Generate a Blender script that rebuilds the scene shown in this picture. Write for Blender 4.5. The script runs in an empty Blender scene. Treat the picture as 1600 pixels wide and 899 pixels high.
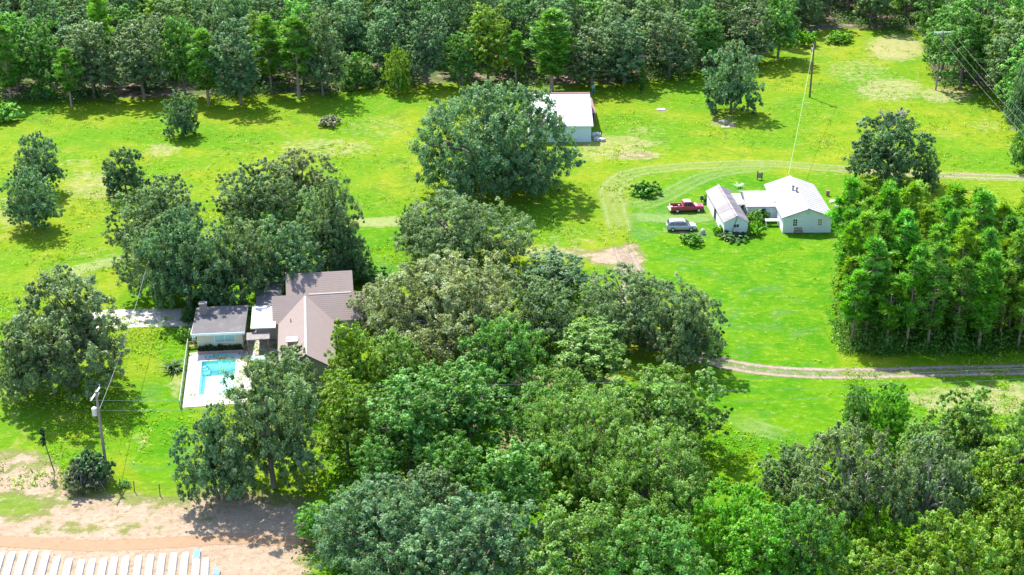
import bpy, math, random
import numpy as np
from mathutils import Vector, Matrix

# ------------------------------------------------------------------ camera, sky, sun, exposure
SC = bpy.context.scene
COL = SC.collection
F, PITCH, CAMH = 2200.0, math.radians(24), 81.0          # focal length in photo pixels, pitch, height in metres
cam = bpy.data.cameras.new('camera'); camo = bpy.data.objects.new('camera', cam); COL.objects.link(camo)
cam.sensor_width = 36; cam.lens = F / 1600 * 36; cam.clip_start = 1; cam.clip_end = 8000
camo.location = (0, 0, CAMH); camo.rotation_euler = (math.pi / 2 - PITCH, 0, 0)
SC.camera = camo
SUN_EL, SUN_AZ = math.radians(53), math.radians(-28.5)
w = bpy.data.worlds.new('World'); SC.world = w; w.use_nodes = True
wn = w.node_tree.nodes; wl = w.node_tree.links
sky = wn.new('ShaderNodeTexSky'); sky.sky_type = 'NISHITA'; sky.sun_disc = False
sky.sun_elevation = SUN_EL; sky.sun_rotation = SUN_AZ
wl.new(sky.outputs[0], wn['Background'].inputs[0]); wn['Background'].inputs[1].default_value = 0.15
sl = bpy.data.lights.new('sun', 'SUN'); sl.energy = 3.85; sl.angle = math.radians(0.5); sl.color = (1, 0.95, 0.86)
so = bpy.data.objects.new('sun', sl); COL.objects.link(so)
sdir = Vector((math.sin(SUN_AZ) * math.cos(SUN_EL), math.cos(SUN_AZ) * math.cos(SUN_EL), math.sin(SUN_EL)))
so.rotation_euler = sdir.to_track_quat('Z', 'Y').to_euler(); so.location = sdir * 500
SC.view_settings.view_transform = 'Standard'; SC.view_settings.look = 'None'
SC.view_settings.exposure = 1.68; SC.view_settings.gamma = 1
SC.cycles.max_bounces = 8; SC.cycles.transparent_max_bounces = 16

# ------------------------------------------------------------------ helpers
def ang(v): return PITCH + math.atan((v - 449.5) / F)
def G(u, v, z=0.0):
    """point at height z seen at photo pixel (u, v)"""
    x = (u - 800) / F; y = -(v - 449.5) / F
    wy = math.cos(PITCH) + y * math.sin(PITCH); wz = -math.sin(PITCH) + y * math.cos(PITCH)
    t = (z - CAMH) / wz
    return Vector((x * t, wy * t, z))
def height_at(d, v): return CAMH - d * math.tan(ang(v))
def scale_at(d):
    return F / (d * math.cos(PITCH) + CAMH * math.sin(PITCH))      # px per metre at ground distance d

def tag(o, label=None, cat=None, group=None, kind=None):
    if label: o['label'] = label
    if cat: o['category'] = cat
    if group: o['group'] = group
    if kind: o['kind'] = kind
    return o
def empty(name, loc, rz=0, label=None, cat=None, group=None):
    o = bpy.data.objects.new(name, None); COL.objects.link(o); o.empty_display_size = 0.3
    o.location = loc; o.rotation_euler = (0, 0, rz)
    return tag(o, label, cat, group)
def link(name, me, parent=None):
    o = bpy.data.objects.new(name, me); COL.objects.link(o)
    if parent: o.parent = parent
    return o
def copy_tree(o, parent=None):
    c = o.copy(); COL.objects.link(c)
    if parent: c.parent = parent
    for ch in [k for k in o.children]:
        copy_tree(ch, c)
    return c

class MB:
    """collects simple shapes, links them as one mesh object"""
    def __init__(s): s.v = []; s.f = []; s.m = []; s.cur = 0
    def add(s, vs, fs):
        n = len(s.v); s.v += [tuple(p) for p in vs]
        for f in fs: s.f.append([n + i for i in f]); s.m.append(s.cur)
        return s
    def box(s, x0, x1, y0, y1, z0, z1, rot=None):
        vs = [Vector((x, y, z)) for z in (z0, z1) for x, y in ((x0, y0), (x1, y0), (x1, y1), (x0, y1))]
        if rot is not None: vs = [rot @ v for v in vs]
        return s.add(vs, [(3, 2, 1, 0), (4, 5, 6, 7), (0, 1, 5, 4), (1, 2, 6, 5), (2, 3, 7, 6), (3, 0, 4, 7)])
    def bbox(s, x0, x1, y0, y1, z0, z1, b):
        """box with chamfered vertical and top edges"""
        def ring(i, z): return [(x0 + i, y0 + b, z), (x0 + b, y0 + i, z), (x1 - b, y0 + i, z), (x1 - i, y0 + b, z),
                                (x1 - i, y1 - b, z), (x1 - b, y1 - i, z), (x0 + b, y1 - i, z), (x0 + i, y1 - b, z)]
        return s.loft([ring(0, z0), ring(0, z1 - b), ring(b * .7, z1)])
    def prism(s, poly, z0, z1):
        n = len(poly); vs = [(p[0], p[1], z0) for p in poly] + [(p[0], p[1], z1) for p in poly]
        return s.add(vs, [list(range(n))[::-1], list(range(n, 2 * n))] + [(i, (i + 1) % n, n + (i + 1) % n, n + i) for i in range(n)])
    def loft(s, secs, cap=True):
        n = len(secs[0]); vs = [p for q in secs for p in q]; fs = []
        for k in range(len(secs) - 1):
            for i in range(n):
                a = k * n + i; b = k * n + (i + 1) % n
                fs.append((a, b, b + n, a + n))
        if cap: fs.append(list(range(n))[::-1]); fs.append(list(range((len(secs) - 1) * n, len(secs) * n)))
        return s.add(vs, fs)
    def tube(s, pts, rads, n=6, cap=True):
        secs = []
        for i, p in enumerate(pts):
            p = Vector(p)
            a = Vector(pts[max(i - 1, 0)]); b = Vector(pts[min(i + 1, len(pts) - 1)])
            d = (b - a).normalized() if (b - a).length > 1e-6 else Vector((0, 0, 1))
            up = Vector((0, 0, 1)) if abs(d.z) < .95 else Vector((1, 0, 0))
            t = d.cross(up).normalized(); q = t.cross(d).normalized()
            r = rads[i] if hasattr(rads, '__len__') else rads
            secs.append([p + t * r * math.cos(2 * math.pi * k / n) + q * r * math.sin(2 * math.pi * k / n) for k in range(n)])
        return s.loft(secs, cap)
    def quad(s, a, b, c, d): return s.add([a, b, c, d], [(0, 1, 2, 3)])
    def slab(s, a, b, c, d, t):
        """thick sheet, a b c d counter-clockwise from above, thickness t downwards"""
        dn = Vector((0, 0, -t)); p = [Vector(q) for q in (a, b, c, d)]
        return s.add(p + [q + dn for q in p], [(0, 1, 2, 3), (7, 6, 5, 4), (0, 4, 5, 1), (1, 5, 6, 2), (2, 6, 7, 3), (3, 7, 4, 0)])
    def mesh(s, name, mats):
        me = bpy.data.meshes.new(name); me.from_pydata(s.v, [], s.f)
        for m in (mats if isinstance(mats, (list, tuple)) else [mats]): me.materials.append(m)
        me.polygons.foreach_set('material_index', s.m); me.update()
        import bmesh
        bm = bmesh.new(); bm.from_mesh(me); bmesh.ops.recalc_face_normals(bm, faces=bm.faces); bm.to_mesh(me); bm.free()
        return me
    def build(s, name, mats, parent=None, smooth=False):
        me = s.mesh(name, mats)
        if smooth: me.polygons.foreach_set('use_smooth', [True] * len(me.polygons))
        return link(name, me, parent)

# ------------------------------------------------------------------ materials
class NT:
    def __init__(s, name):
        s.m = bpy.data.materials.new(name); s.m.use_nodes = True; s.t = s.m.node_tree; s.n = s.t.nodes; s.l = s.t.links
        s.p = s.n['Principled BSDF']; s.out = s.n['Material Output']
    def N(s, t, **kw):
        n = s.n.new('ShaderNode' + t)
        for k, v in kw.items(): setattr(n, k, v)
        return n
    def L(s, a, b): s.l.new(a, b)
    def set(s, sock, v):
        if hasattr(v, 'links'): s.L(v, sock)
        else:
            if hasattr(v, '__len__') and len(v) == 3 and sock.type == 'RGBA': v = (*v, 1)
            sock.default_value = v
    def coord(s, kind='Object', scale=None):
        c = s.N('TexCoord').outputs[kind]
        if scale is None: return c
        m = s.N('Mapping'); s.L(c, m.inputs[0]); m.inputs['Scale'].default_value = scale
        return m.outputs[0]
    def noise(s, vec, sc, det=3, rough=.55, dist=0):
        n = s.N('TexNoise'); s.L(vec, n.inputs['Vector']); n.inputs['Scale'].default_value = sc
        n.inputs['Detail'].default_value = det; n.inputs['Roughness'].default_value = rough; n.inputs['Distortion'].default_value = dist
        return n.outputs['Fac']
    def math(s, op, a, b=0.0, c=0.0, clamp=False):
        n = s.N('Math', operation=op, use_clamp=clamp)
        s.set(n.inputs[0], a); s.set(n.inputs[1], b); s.set(n.inputs[2], c)
        return n.outputs[0]
    def step(s, x, a, b, smooth=True):
        n = s.N('MapRange', interpolation_type='SMOOTHSTEP' if smooth else 'LINEAR')
        s.set(n.inputs[0], x); s.set(n.inputs[1], a); s.set(n.inputs[2], b); n.inputs[3].default_value = 0; n.inputs[4].default_value = 1
        return n.outputs[0]
    def mix(s, f, a, b, mode='MIX'):
        n = s.N('Mix', data_type='RGBA', blend_type=mode)
        s.set(n.inputs[0], f); s.set(n.inputs[6], a); s.set(n.inputs[7], b)
        return n.outputs[2]
    def attr(s, name): return s.N('Attribute', attribute_name=name).outputs['Fac']
    def bump(s, h, strength=.5, dist=.1):
        b = s.N('Bump'); b.inputs['Strength'].default_value = strength; b.inputs['Distance'].default_value = dist
        s.L(h, b.inputs['Height']); s.L(b.outputs[0], s.p.inputs['Normal'])
    def base(s, c, rough=.7, spec=.3, metal=0):
        s.set(s.p.inputs['Base Color'], c); s.p.inputs['Roughness'].default_value = rough
        s.p.inputs['Specular IOR Level'].default_value = spec; s.p.inputs['Metallic'].default_value = metal
        return s.m
def simple(name, c, rough=.7, spec=.3, metal=0, var=.15, sc=1.5, c2=None, thr=(.45, .7), bump=0):
    t = NT(name); co = t.coord()
    n = t.noise(co, sc, 5, .65)
    dark = tuple(x * (1 - var) for x in c); lite = tuple(min(1, x * (1 + var)) for x in c)
    col = t.mix(n, dark, lite)
    if c2:
        n2 = t.noise(co, sc * .6, 6, .7, .5); col = t.mix(t.step(n2, *thr), col, c2)
    if bump: t.bump(t.noise(co, sc * 6, 4), bump, .05)
    return t.base(col, rough, spec, metal)

def mat_foliage(name, trans=.42, sheen=.35):
    t = NT(name)
    oi = t.N('ObjectInfo'); var = t.attr('var'); co = t.coord()
    n = t.noise(co, .35, 3, .6)
    hs = t.N('HueSaturation'); t.L(oi.outputs['Color'], hs.inputs['Color'])
    t.L(t.step(var, -.2, 1.2, False), hs.inputs['Value'])
    vv = t.math('MULTIPLY_ADD', var, 1.10, 0.53); t.L(vv, hs.inputs['Value'])
    t.L(t.math('MULTIPLY_ADD', n, .10, .445), hs.inputs['Hue'])
    t.L(t.math('MULTIPLY_ADD', var, -.35, 1.25), hs.inputs['Saturation'])
    fl = t.mix(t.step(t.attr('fleck'), .95, .98), hs.outputs[0], (.26, .20, .10))
    t.base(fl, .5, sheen)
    tr = t.N('BsdfTranslucent')
    t.L(t.mix(1.0, fl, (1.25, 1.25, .55, 1), 'MULTIPLY'), tr.inputs[0])
    mx = t.N('MixShader'); mx.inputs[0].default_value = trans
    t.L(t.p.outputs[0], mx.inputs[1]); t.L(tr.outputs[0], mx.inputs[2]); t.L(mx.outputs[0], t.out.inputs[0])
    return t.m
def mat_bark(name, c, c2):
    t = NT(name); co = t.coord(scale=(1, 1, .35))
    n = t.noise(co, 3, 5, .7)
    t.bump(n, .6, .08)
    return t.base(t.mix(n, c, c2), .9, .1)

FOL = mat_foliage('foliage'); NEEDLE = mat_foliage('needles', .42, .3)
BARK = mat_bark('oak bark', (.09, .075, .06), (.24, .21, .18))
PINEBARK = mat_bark('pine bark', (.16, .11, .08), (.36, .28, .22))
PALEBARK = mat_bark('pale bark', (.22, .20, .17), (.42, .39, .34))
M_ROOFW = simple('white painted sheet roof', (0.294, 0.28, 0.288), .6, .3, var=.12, c2=(0.173, 0.159, 0.173), thr=(.52, .75), sc=.9)
M_BARNROOF = simple('white sheet roof', (0.372, 0.372, 0.378), .5, .3, var=.05, sc=.3)
M_WOODPOLE = simple('weathered pole timber', (0.247, 0.21, 0.18), .9, .1, var=.3, sc=3)
M_DARKPOLE = simple('dark creosoted timber', (.12, .09, .08), .9, .1, var=.3, sc=3)
M_WHITE = simple('white paint', (.78, .78, .77), .5, .4, var=.05)
M_GREYMETAL = simple('grey metal', (.55, .57, .60), .45, .5, .4, var=.1)
M_WIRE = simple('bare cable', (0.216, 0.228, 0.222), .5, .4, var=.05)
M_BLACK = simple('black rubber', (.02, .02, .022), .8, .2)
M_DARKGLASS = simple('dark window glass', (.03, .04, .05), .08, .6, var=.1)
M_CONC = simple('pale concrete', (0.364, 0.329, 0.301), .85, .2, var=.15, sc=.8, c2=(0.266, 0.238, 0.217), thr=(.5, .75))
M_PINKROOF = None

# ------------------------------------------------------------------ the ground
rng = np.random.default_rng(7)
def smooth_noise(x, y, s, seed):
    r = np.random.default_rng(seed); out = np.zeros_like(x)
    for k in range(7):
        a = r.uniform(0, 6.28); f = s * r.uniform(.6, 1.6); ph = r.uniform(0, 6.28)
        out += np.sin((x * math.cos(a) + y * math.sin(a)) * f + ph + 1.3 * np.sin((x * math.sin(a) - y * math.cos(a)) * f * .7 + ph * 2))
    return out / 7

POOL_O = Vector((-36.35, 154.6, 0)); ROT = math.radians(8.6)
RM = Matrix.Rotation(ROT, 4, 'Z')

xs = np.unique(np.concatenate([[-3000, -1500, -700, -350, -220], np.arange(-165, 165.1, 1.1), [220, 350, 700, 1500, 3000]]))
ys = np.unique(np.concatenate([[-900, -300, -60, 20, 60], np.arange(88, 400.1, 1.1), [430, 520, 700, 1200, 2500, 5000]]))
gx, gy = np.meshgrid(xs, ys); nx, ny = len(xs), len(ys)
gx = gx.ravel(); gy = gy.ravel()
# photo coordinates of each ground vertex, used only to author the wear masks
dep = gy * math.cos(PITCH) + CAMH * math.sin(PITCH)
dep = np.where(dep < 20, 20, dep)
pu = 800 + F * gx / dep
pv = 449.5 - F * (gy * math.sin(PITCH) - CAMH * math.cos(PITCH)) / dep
def blobs(lst, soft=.35):
    m = np.zeros_like(gx)
    for u, v, ru, rv, st in lst:
        d = np.sqrt(((pu - u) / ru) ** 2 + ((pv - v) / rv) ** 2)
        m = np.maximum(m, st * np.clip((1.0 + soft - d) / (2 * soft), 0, 1))
    return m
def poly_mask(poly, feather):
    inside = np.zeros(len(gx), bool); dmin = np.full(len(gx), 1e9)
    n = len(poly)
    for i in range(n):
        x1, y1 = poly[i]; x2, y2 = poly[(i + 1) % n]
        c = ((y1 > pv) != (y2 > pv)) & (pu < (x2 - x1) * (pv - y1) / ((y2 - y1) if y2 != y1 else 1e-9) + x1)
        inside ^= c
        t = np.clip(((pu - x1) * (x2 - x1) + (pv - y1) * (y2 - y1)) / ((x2 - x1) ** 2 + (y2 - y1) ** 2 + 1e-9), 0, 1)
        dmin = np.minimum(dmin, np.hypot(pu - x1 - t * (x2 - x1), pv - y1 - t * (y2 - y1)))
    sd = np.where(inside, dmin, -dmin)
    return np.clip(.5 + sd / (2 * feather), 0, 1)
lush = poly_mask([(985, 300), (1090, 268), (1200, 270), (1300, 300), (1310, 575), (1300, 640), (1200, 800), (1090, 800), (1090, 600), (1110, 470), (1000, 430), (985, 380)], 14)
lush = np.maximum(lush, .75 * poly_mask([(1080, 590), (1700, 590), (1700, 960), (500, 960), (500, 600)], 12))
lush = np.maximum(lush, blobs([(1080, 150, 130, 28, .55), (1250, 170, 60, 20, .5), (600, 400, 40, 40, .9), (250, 680, 60, 90, .8), (280, 540, 40, 40, .8), (340, 470, 160, 40, .9),
                               (550, 205, 40, 12, .5), (500, 380, 200, 80, .7), (1330, 110, 60, 16, .5)]))
dry = blobs([(1400, 75, 50, 22, .9), (1340, 110, 55, 22, .55), (1390, 140, 60, 20, .8), (1480, 148, 50, 14, .8), (1540, 195, 30, 12, .5), (1280, 75, 60, 18, .35),
             (590, 200, 60, 20, .45), (510, 230, 90, 16, .6), (150, 290, 55, 28, .65), (255, 235, 30, 12, .7), (20, 330, 40, 30, .6), (120, 255, 30, 10, .5),
             (960, 225, 80, 16, .7), (990, 243, 45, 7, 1.0), (930, 240, 40, 14, .6), (1005, 205, 40, 10, .5), (1130, 190, 25, 10, .7), (1035, 172, 12, 4, .8), (860, 395, 60, 14, .7),
             (900, 370, 60, 18, .4), (1530, 625, 120, 26, .85), (1600, 620, 80, 30, .7), (1085, 372, 22, 8, .5), (1050, 362, 30, 8, .5), (975, 300, 40, 30, .45),
             (600, 347, 60, 9, .9), (180, 400, 60, 20, .35), (100, 640, 40, 60, .3), (220, 690, 14, 20, .6), (190, 640, 25, 30, .3), (275, 600, 12, 30, .7), (250, 500, 30, 25, .4),
             (20, 620, 40, 50, .45), (840, 135, 60, 18, .5), (1235, 165, 40, 12, .3), (1120, 330, 16, 14, .5), (1290, 270, 60, 8, .3), (520, 470, 60, 30, .3)])
dirt = np.maximum(poly_mask([(-300, 735), (60, 735), (100, 775), (280, 790), (330, 770), (480, 790), (470, 990), (-300, 990)], 22), blobs([(65, 755, 34, 14, 1), (20, 725, 60, 20, .6), (75, 740, 20, 12, .8)]))
dirt = np.maximum(dirt, blobs([(962, 402, 40, 13, .95), (984, 412, 18, 30, 1.0), (905, 396, 40, 6, .45), (830, 590, 120, 16, .5), (700, 620, 40, 40, .5), (800, 690, 20, 30, .6), (1070, 362, 10, 4, .6),
                               (990, 243, 30, 4, .6), (1140, 196, 7, 3, 1.0), (1033, 172, 6, 2.2, 1.0)]))
grassyleft = blobs([(20, 790, 70, 24, 1.0), (110, 826, 60, 8, .75), (210, 824, 50, 7, .7), (160, 808, 40, 5, .6), (330, 815, 40, 6, .4)])
dirt = dirt * (1 - .8 * grassyleft)
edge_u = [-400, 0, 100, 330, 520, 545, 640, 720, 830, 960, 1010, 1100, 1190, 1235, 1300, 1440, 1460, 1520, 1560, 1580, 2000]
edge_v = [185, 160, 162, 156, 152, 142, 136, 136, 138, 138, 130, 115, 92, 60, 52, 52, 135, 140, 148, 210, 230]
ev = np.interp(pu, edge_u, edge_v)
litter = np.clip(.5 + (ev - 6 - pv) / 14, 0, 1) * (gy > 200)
me = bpy.data.meshes.new('ground')
vz = np.zeros_like(gx)
verts = np.stack([gx, gy, vz], 1)
idx = np.arange(nx * ny).reshape(ny, nx)
faces = np.stack([idx[:-1, :-1], idx[:-1, 1:], idx[1:, 1:], idx[1:, :-1]], -1).reshape(-1, 4)
fc = verts[faces].mean(1)
loc = np.stack([(fc[:, 0] - POOL_O.x) * math.cos(ROT) + (fc[:, 1] - POOL_O.y) * math.sin(ROT), -(fc[:, 0] - POOL_O.x) * math.sin(ROT) + (fc[:, 1] - POOL_O.y) * math.cos(ROT)], 1)
keep = ~((np.abs(loc[:, 0]) < 3.0) & (np.abs(loc[:, 1]) < 5.35))       # opening under the pool deck
faces = faces[keep]
me.from_pydata(verts.tolist(), [], faces.tolist())
for nm, a in (('lush', lush), ('dry', dry), ('dirt', dirt), ('litter', litter)):
    at = me.attributes.new(nm, 'FLOAT', 'POINT'); at.data.foreach_set('value', a.astype(np.float32))

def ground_material():
    t = NT('meadow grass'); co = t.coord()
    st = t.coord(scale=(.85, 1.12, 1))
    big = t.noise(co, .045, 3); mid = t.noise(co, .22, 4, .6, .4); fine = t.noise(st, 1.1, 5, .72); vfine = t.noise(st, 4.5, 3, .7)
    yel = t.mix(t.step(mid, .35, .68), (0.101, 0.178, 0.00309), (0.16, 0.201, 0.00824))
    yel = t.mix(t.step(big, .42, .62), yel, (0.069, 0.17, 0.00296))
    yel = t.mix(t.math('MULTIPLY', t.step(t.noise(co, .11, 5, .7, .8), .55, .66), .55), yel, (.052, .128, .010))
    yel = t.mix(t.math('MULTIPLY', t.step(t.noise(co, .16, 5, .7, 1.2), .56, .68), .6), yel, (.19, .20, .035))
    lu = t.mix(t.step(mid, .38, .62), (0.0397, 0.15, 0.000946), (0.0776, 0.18, 0.00189))
    lu = t.mix(t.math('MULTIPLY', t.step(t.noise(co, .13, 3, .5, .8), .54, .68), .55), lu, (0.0612, 0.149, 0.0344))
    c = t.mix(t.step(t.math('ADD', t.attr('lush'), t.math('MULTIPLY', t.math('SUBTRACT', mid, .5), .9)), .25, .75), yel, lu)
    # mown streaks and blade-scale mottling
    c = t.mix(t.math('MULTIPLY', t.step(fine, .50, .70), .65), c, t.mix(.6, c, (.29, .30, .06)))
    c = t.mix(t.math('MULTIPLY', t.step(fine, .48, .28), .6), c, t.mix(.55, c, (.02, .085, .003)))
    c = t.mix(t.math('MULTIPLY', t.step(vfine, .55, .80), .45), c, (.25, .28, .075))
    straw = t.mix(vfine, (0.215, 0.195, 0.0806), (0.338, 0.28, 0.176))
    tuft = t.noise(co, .55, 5, .75)
    c = t.mix(t.math('MULTIPLY', t.step(t.math('ADD', t.attr('dry'), t.math('MULTIPLY', t.math('SUBTRACT', t.math('ADD', t.math('MULTIPLY', tuft, .6), t.math('MULTIPLY', fine, .5)), .55), 3.0)), .30, 1.0), .72), c, straw)
    c = t.mix(t.math('MULTIPLY', t.step(tuft, .62, .78), .35), c, straw)
    sand = t.mix(t.noise(co, .5, 5, .7), (.200, .130, .078), (.38, .31, .235))
    c = t.mix(t.math('MULTIPLY', t.step(t.attr('dirt'), .08, .35), .75), c, t.mix(fine, (.075, .085, .022), (.21, .185, .09)))
    sand = t.mix(t.math('MULTIPLY', t.step(t.noise(co, 1.6, 6, .75, .6), .48, .66), .6), sand, (.155, .098, .055))
    sand = t.mix(t.math('MULTIPLY', t.step(vfine, .6, .75), .5), sand, (.105, .085, .045))
    c = t.mix(t.step(t.math('ADD', t.attr('dirt'), t.math('MULTIPLY', t.math('SUBTRACT', tuft, .5), 2.8)), .34, .74), c, sand)
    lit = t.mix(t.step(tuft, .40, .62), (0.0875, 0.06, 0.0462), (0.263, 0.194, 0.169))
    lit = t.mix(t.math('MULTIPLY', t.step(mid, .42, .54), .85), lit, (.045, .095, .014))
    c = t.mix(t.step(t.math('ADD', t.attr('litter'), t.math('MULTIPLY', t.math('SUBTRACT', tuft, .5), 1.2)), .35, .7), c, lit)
    h = t.math('ADD', t.math('MULTIPLY', fine, 1.0), t.math('MULTIPLY', vfine, .5))
    t.bump(h, .8, .25)
    return t.base(c, .95, .05)
me.materials.append(ground_material())
tag(link('ground', me), kind='structure', label='bright mown meadow with straw patches and bare sand')

def ribbon(name, pts, width, mat, z, label, ruts=None, pos3d=False):
    """a track laid as a sheet over the ground, worn thin at its edges"""
    P = [Vector(p) if pos3d else G(*p) for p in pts]
    # resample with Catmull-Rom
    Q = []
    for i in range(len(P) - 1):
        p0, p1, p2, p3 = P[max(i - 1, 0)], P[i], P[i + 1], P[min(i + 2, len(P) - 1)]
        n = max(3, int((p2 - p1).length / 1.5))
        for k in range(n):
            s = k / n
            Q.append(.5 * ((2 * p1) + (p2 - p0) * s + (2 * p0 - 5 * p1 + 4 * p2 - p3) * s * s + (3 * p1 - p0 - 3 * p2 + p3) * s ** 3))
    Q.append(P[-1])
    cols = np.linspace(-1, 1, 13); V = []; W = []
    for i, q in enumerate(Q):
        d = (Q[min(i + 1, len(Q) - 1)] - Q[max(i - 1, 0)]); d.z = 0; d.normalize(); nrm = Vector((-d.y, d.x, 0))
        ww = width * (1 if not hasattr(width, '__call__') else width(i / (len(Q) - 1)))
        endf = min(1, i / 3, (len(Q) - 1 - i) / 3)
        for c in cols:
            V.append(q + nrm * c * ww / 2 + Vector((0, 0, z)))
            if ruts: m = max(math.exp(-((abs(c) - .5) / .22) ** 2), ruts * (1 - abs(c)) )
            else: m = min(1, (1 - abs(c)) * 2.2)
            W.append(m * endf)
    n = 13; Fc = [(i * n + j, i * n + j + 1, (i + 1) * n + j + 1, (i + 1) * n + j) for i in range(len(Q) - 1) for j in range(n - 1)]
    me = bpy.data.meshes.new(name); me.from_pydata(V, [], Fc)
    at = me.attributes.new('wear', 'FLOAT', 'POINT'); at.data.foreach_set('value', W)
    me.materials.append(mat)
    return tag(link(name, me), label, kind='structure')
def track_material(name, c1, c2, lo=.25, hi=.85, amt=.95, nz=2.0):
    t = NT(name); co = t.coord()
    n = t.noise(co, .9, 5, .75); n2 = t.noise(co, 3.5, 3, .7)
    t.base(t.mix(n, c1, c2), .95, .05)
    t.bump(n2, .5, .12)
    f = t.step(t.math('ADD', t.attr('wear'), t.math('MULTIPLY', t.math('SUBTRACT', t.math('ADD', t.math('MULTIPLY', n, .6), t.math('MULTIPLY', n2, .4)), .5), nz)), lo, hi)
    if amt < 1: f = t.math('MULTIPLY', f, amt)
    tr = t.N('BsdfTransparent'); mx = t.N('MixShader')
    t.L(f, mx.inputs[0]); t.L(tr.outputs[0], mx.inputs[1]); t.L(t.p.outputs[0], mx.inputs[2]); t.L(mx.outputs[0], t.out.inputs[0])
    return t.m
T_SAND = track_material('sandy track', (0.196, 0.15, 0.104), (0.311, 0.259, 0.213))
T_GRASS = track_material('worn grass track', (0.181, 0.268, 0.0508), (0.304, 0.326, 0.145), .15, 1.2, .65)
T_ORANGE = track_material('orange sand road', (0.234, 0.146, 0.0845), (0.293, 0.201, 0.13), .2, .5)
T_SWATH = track_material('pale mown swath', (0.138, 0.268, 0.0508), (0.246, 0.304, 0.116), .2, 1.2, .6)
ribbon('dirt_track', [(1720, 574), (1600, 578), (1480, 580), (1380, 583), (1290, 584), (1210, 580), (1150, 572), (1110, 562), (1060, 550), (1010, 528), (985, 495), (985, 460), (988, 425), (975, 396), (968, 376)], 4.2, T_SAND, .012,
       'two-rut sandy track winding below the pine stand', ruts=.55)
ribbon('grass_track', [(968, 372), (966, 350), (960, 325), (955, 295), (985, 272), (1050, 262), (1120, 258), (1200, 256), (1310, 264), (1420, 272), (1500, 275), (1620, 279), (1720, 281)], 6.0, T_GRASS, .02,
       'faint grassy track curving past the cottage', ruts=.75)
ribbon('sandy_ruts', [(1290, 262), (1330, 266), (1420, 272), (1500, 275), (1620, 279), (1720, 281)], 3.2, T_SAND, .026, 'pale two-rut track leaving to the right', ruts=.15)
ribbon('loop_path', [(975, 330), (1000, 322), (1035, 310), (1075, 288), (1110, 274), (1160, 265), (1230, 262)], 6, T_SWATH, .03, 'mown loop of pale grass around the bush', ruts=.8)
ribbon('parking_path', [(970, 345), (1000, 340), (1040, 342), (1100, 340), (1120, 325)], 5.5, T_SWATH, .034, 'pale worn grass where vehicles park')
ribbon('mown_swath', [(60, 440), (130, 420), (210, 402), (330, 372), (460, 352), (560, 349), (640, 348), (720, 352)], 5, T_GRASS, .038, 'pale mown strip behind the brown roofed house')
ribbon('farm_road', [(-150, 838), (0, 846), (80, 850), (150, 853), (230, 850), (300, 846), (380, 842), (480, 850), (560, 870)], 2.6, T_ORANGE, .012, 'orange sand farm road beside the planting beds', ruts=.75)
ribbon('mower_bands', [(1120, 640), (1180, 668), (1260, 690)], 5, T_SWATH, .014, 'pale mower bands on the lower lawn', ruts=.9)  # mower bands: pale grass strips laid over the lawn

# ------------------------------------------------------------------ foliage generators
def leaves_mesh(name, C, N, size, var, asp, mat, seed):
    """one diamond leaf-spray face per centre"""
    r = np.random.default_rng(seed); n = len(C)
    N = N / (np.linalg.norm(N, axis=1, keepdims=True) + 1e-9)
    T = np.cross(N, r.normal(size=(n, 3))); T /= np.linalg.norm(T, axis=1, keepdims=True) + 1e-9
    B = np.cross(N, T)
    L = (size * r.uniform(.65, 1.35, n))[:, None]; Wd = L * asp
    droop = N * L * .25
    V = np.empty((n, 4, 3)); V[:, 0] = C + T * L - droop; V[:, 1] = C + B * Wd; V[:, 2] = C - T * L - droop; V[:, 3] = C - B * Wd
    me = bpy.data.meshes.new(name)
    me.vertices.add(n * 4); me.vertices.foreach_set('co', V.astype(np.float32).ravel())
    me.loops.add(n * 4); me.loops.foreach_set('vertex_index', np.arange(n * 4, dtype=np.int32))
    me.polygons.add(n); me.polygons.foreach_set('loop_start', np.arange(0, n * 4, 4, dtype=np.int32))
    me.polygons.foreach_set('loop_total', np.full(n, 4, dtype=np.int32))
    at = me.attributes.new('var', 'FLOAT', 'FACE'); at.data.foreach_set('value', np.clip(var, 0, 1).astype(np.float32))
    at = me.attributes.new('fleck', 'FLOAT', 'FACE'); at.data.foreach_set('value', r.uniform(0, 1, n).astype(np.float32))
    me.materials.append(mat); me.update(); me.validate()
    return me

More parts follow.
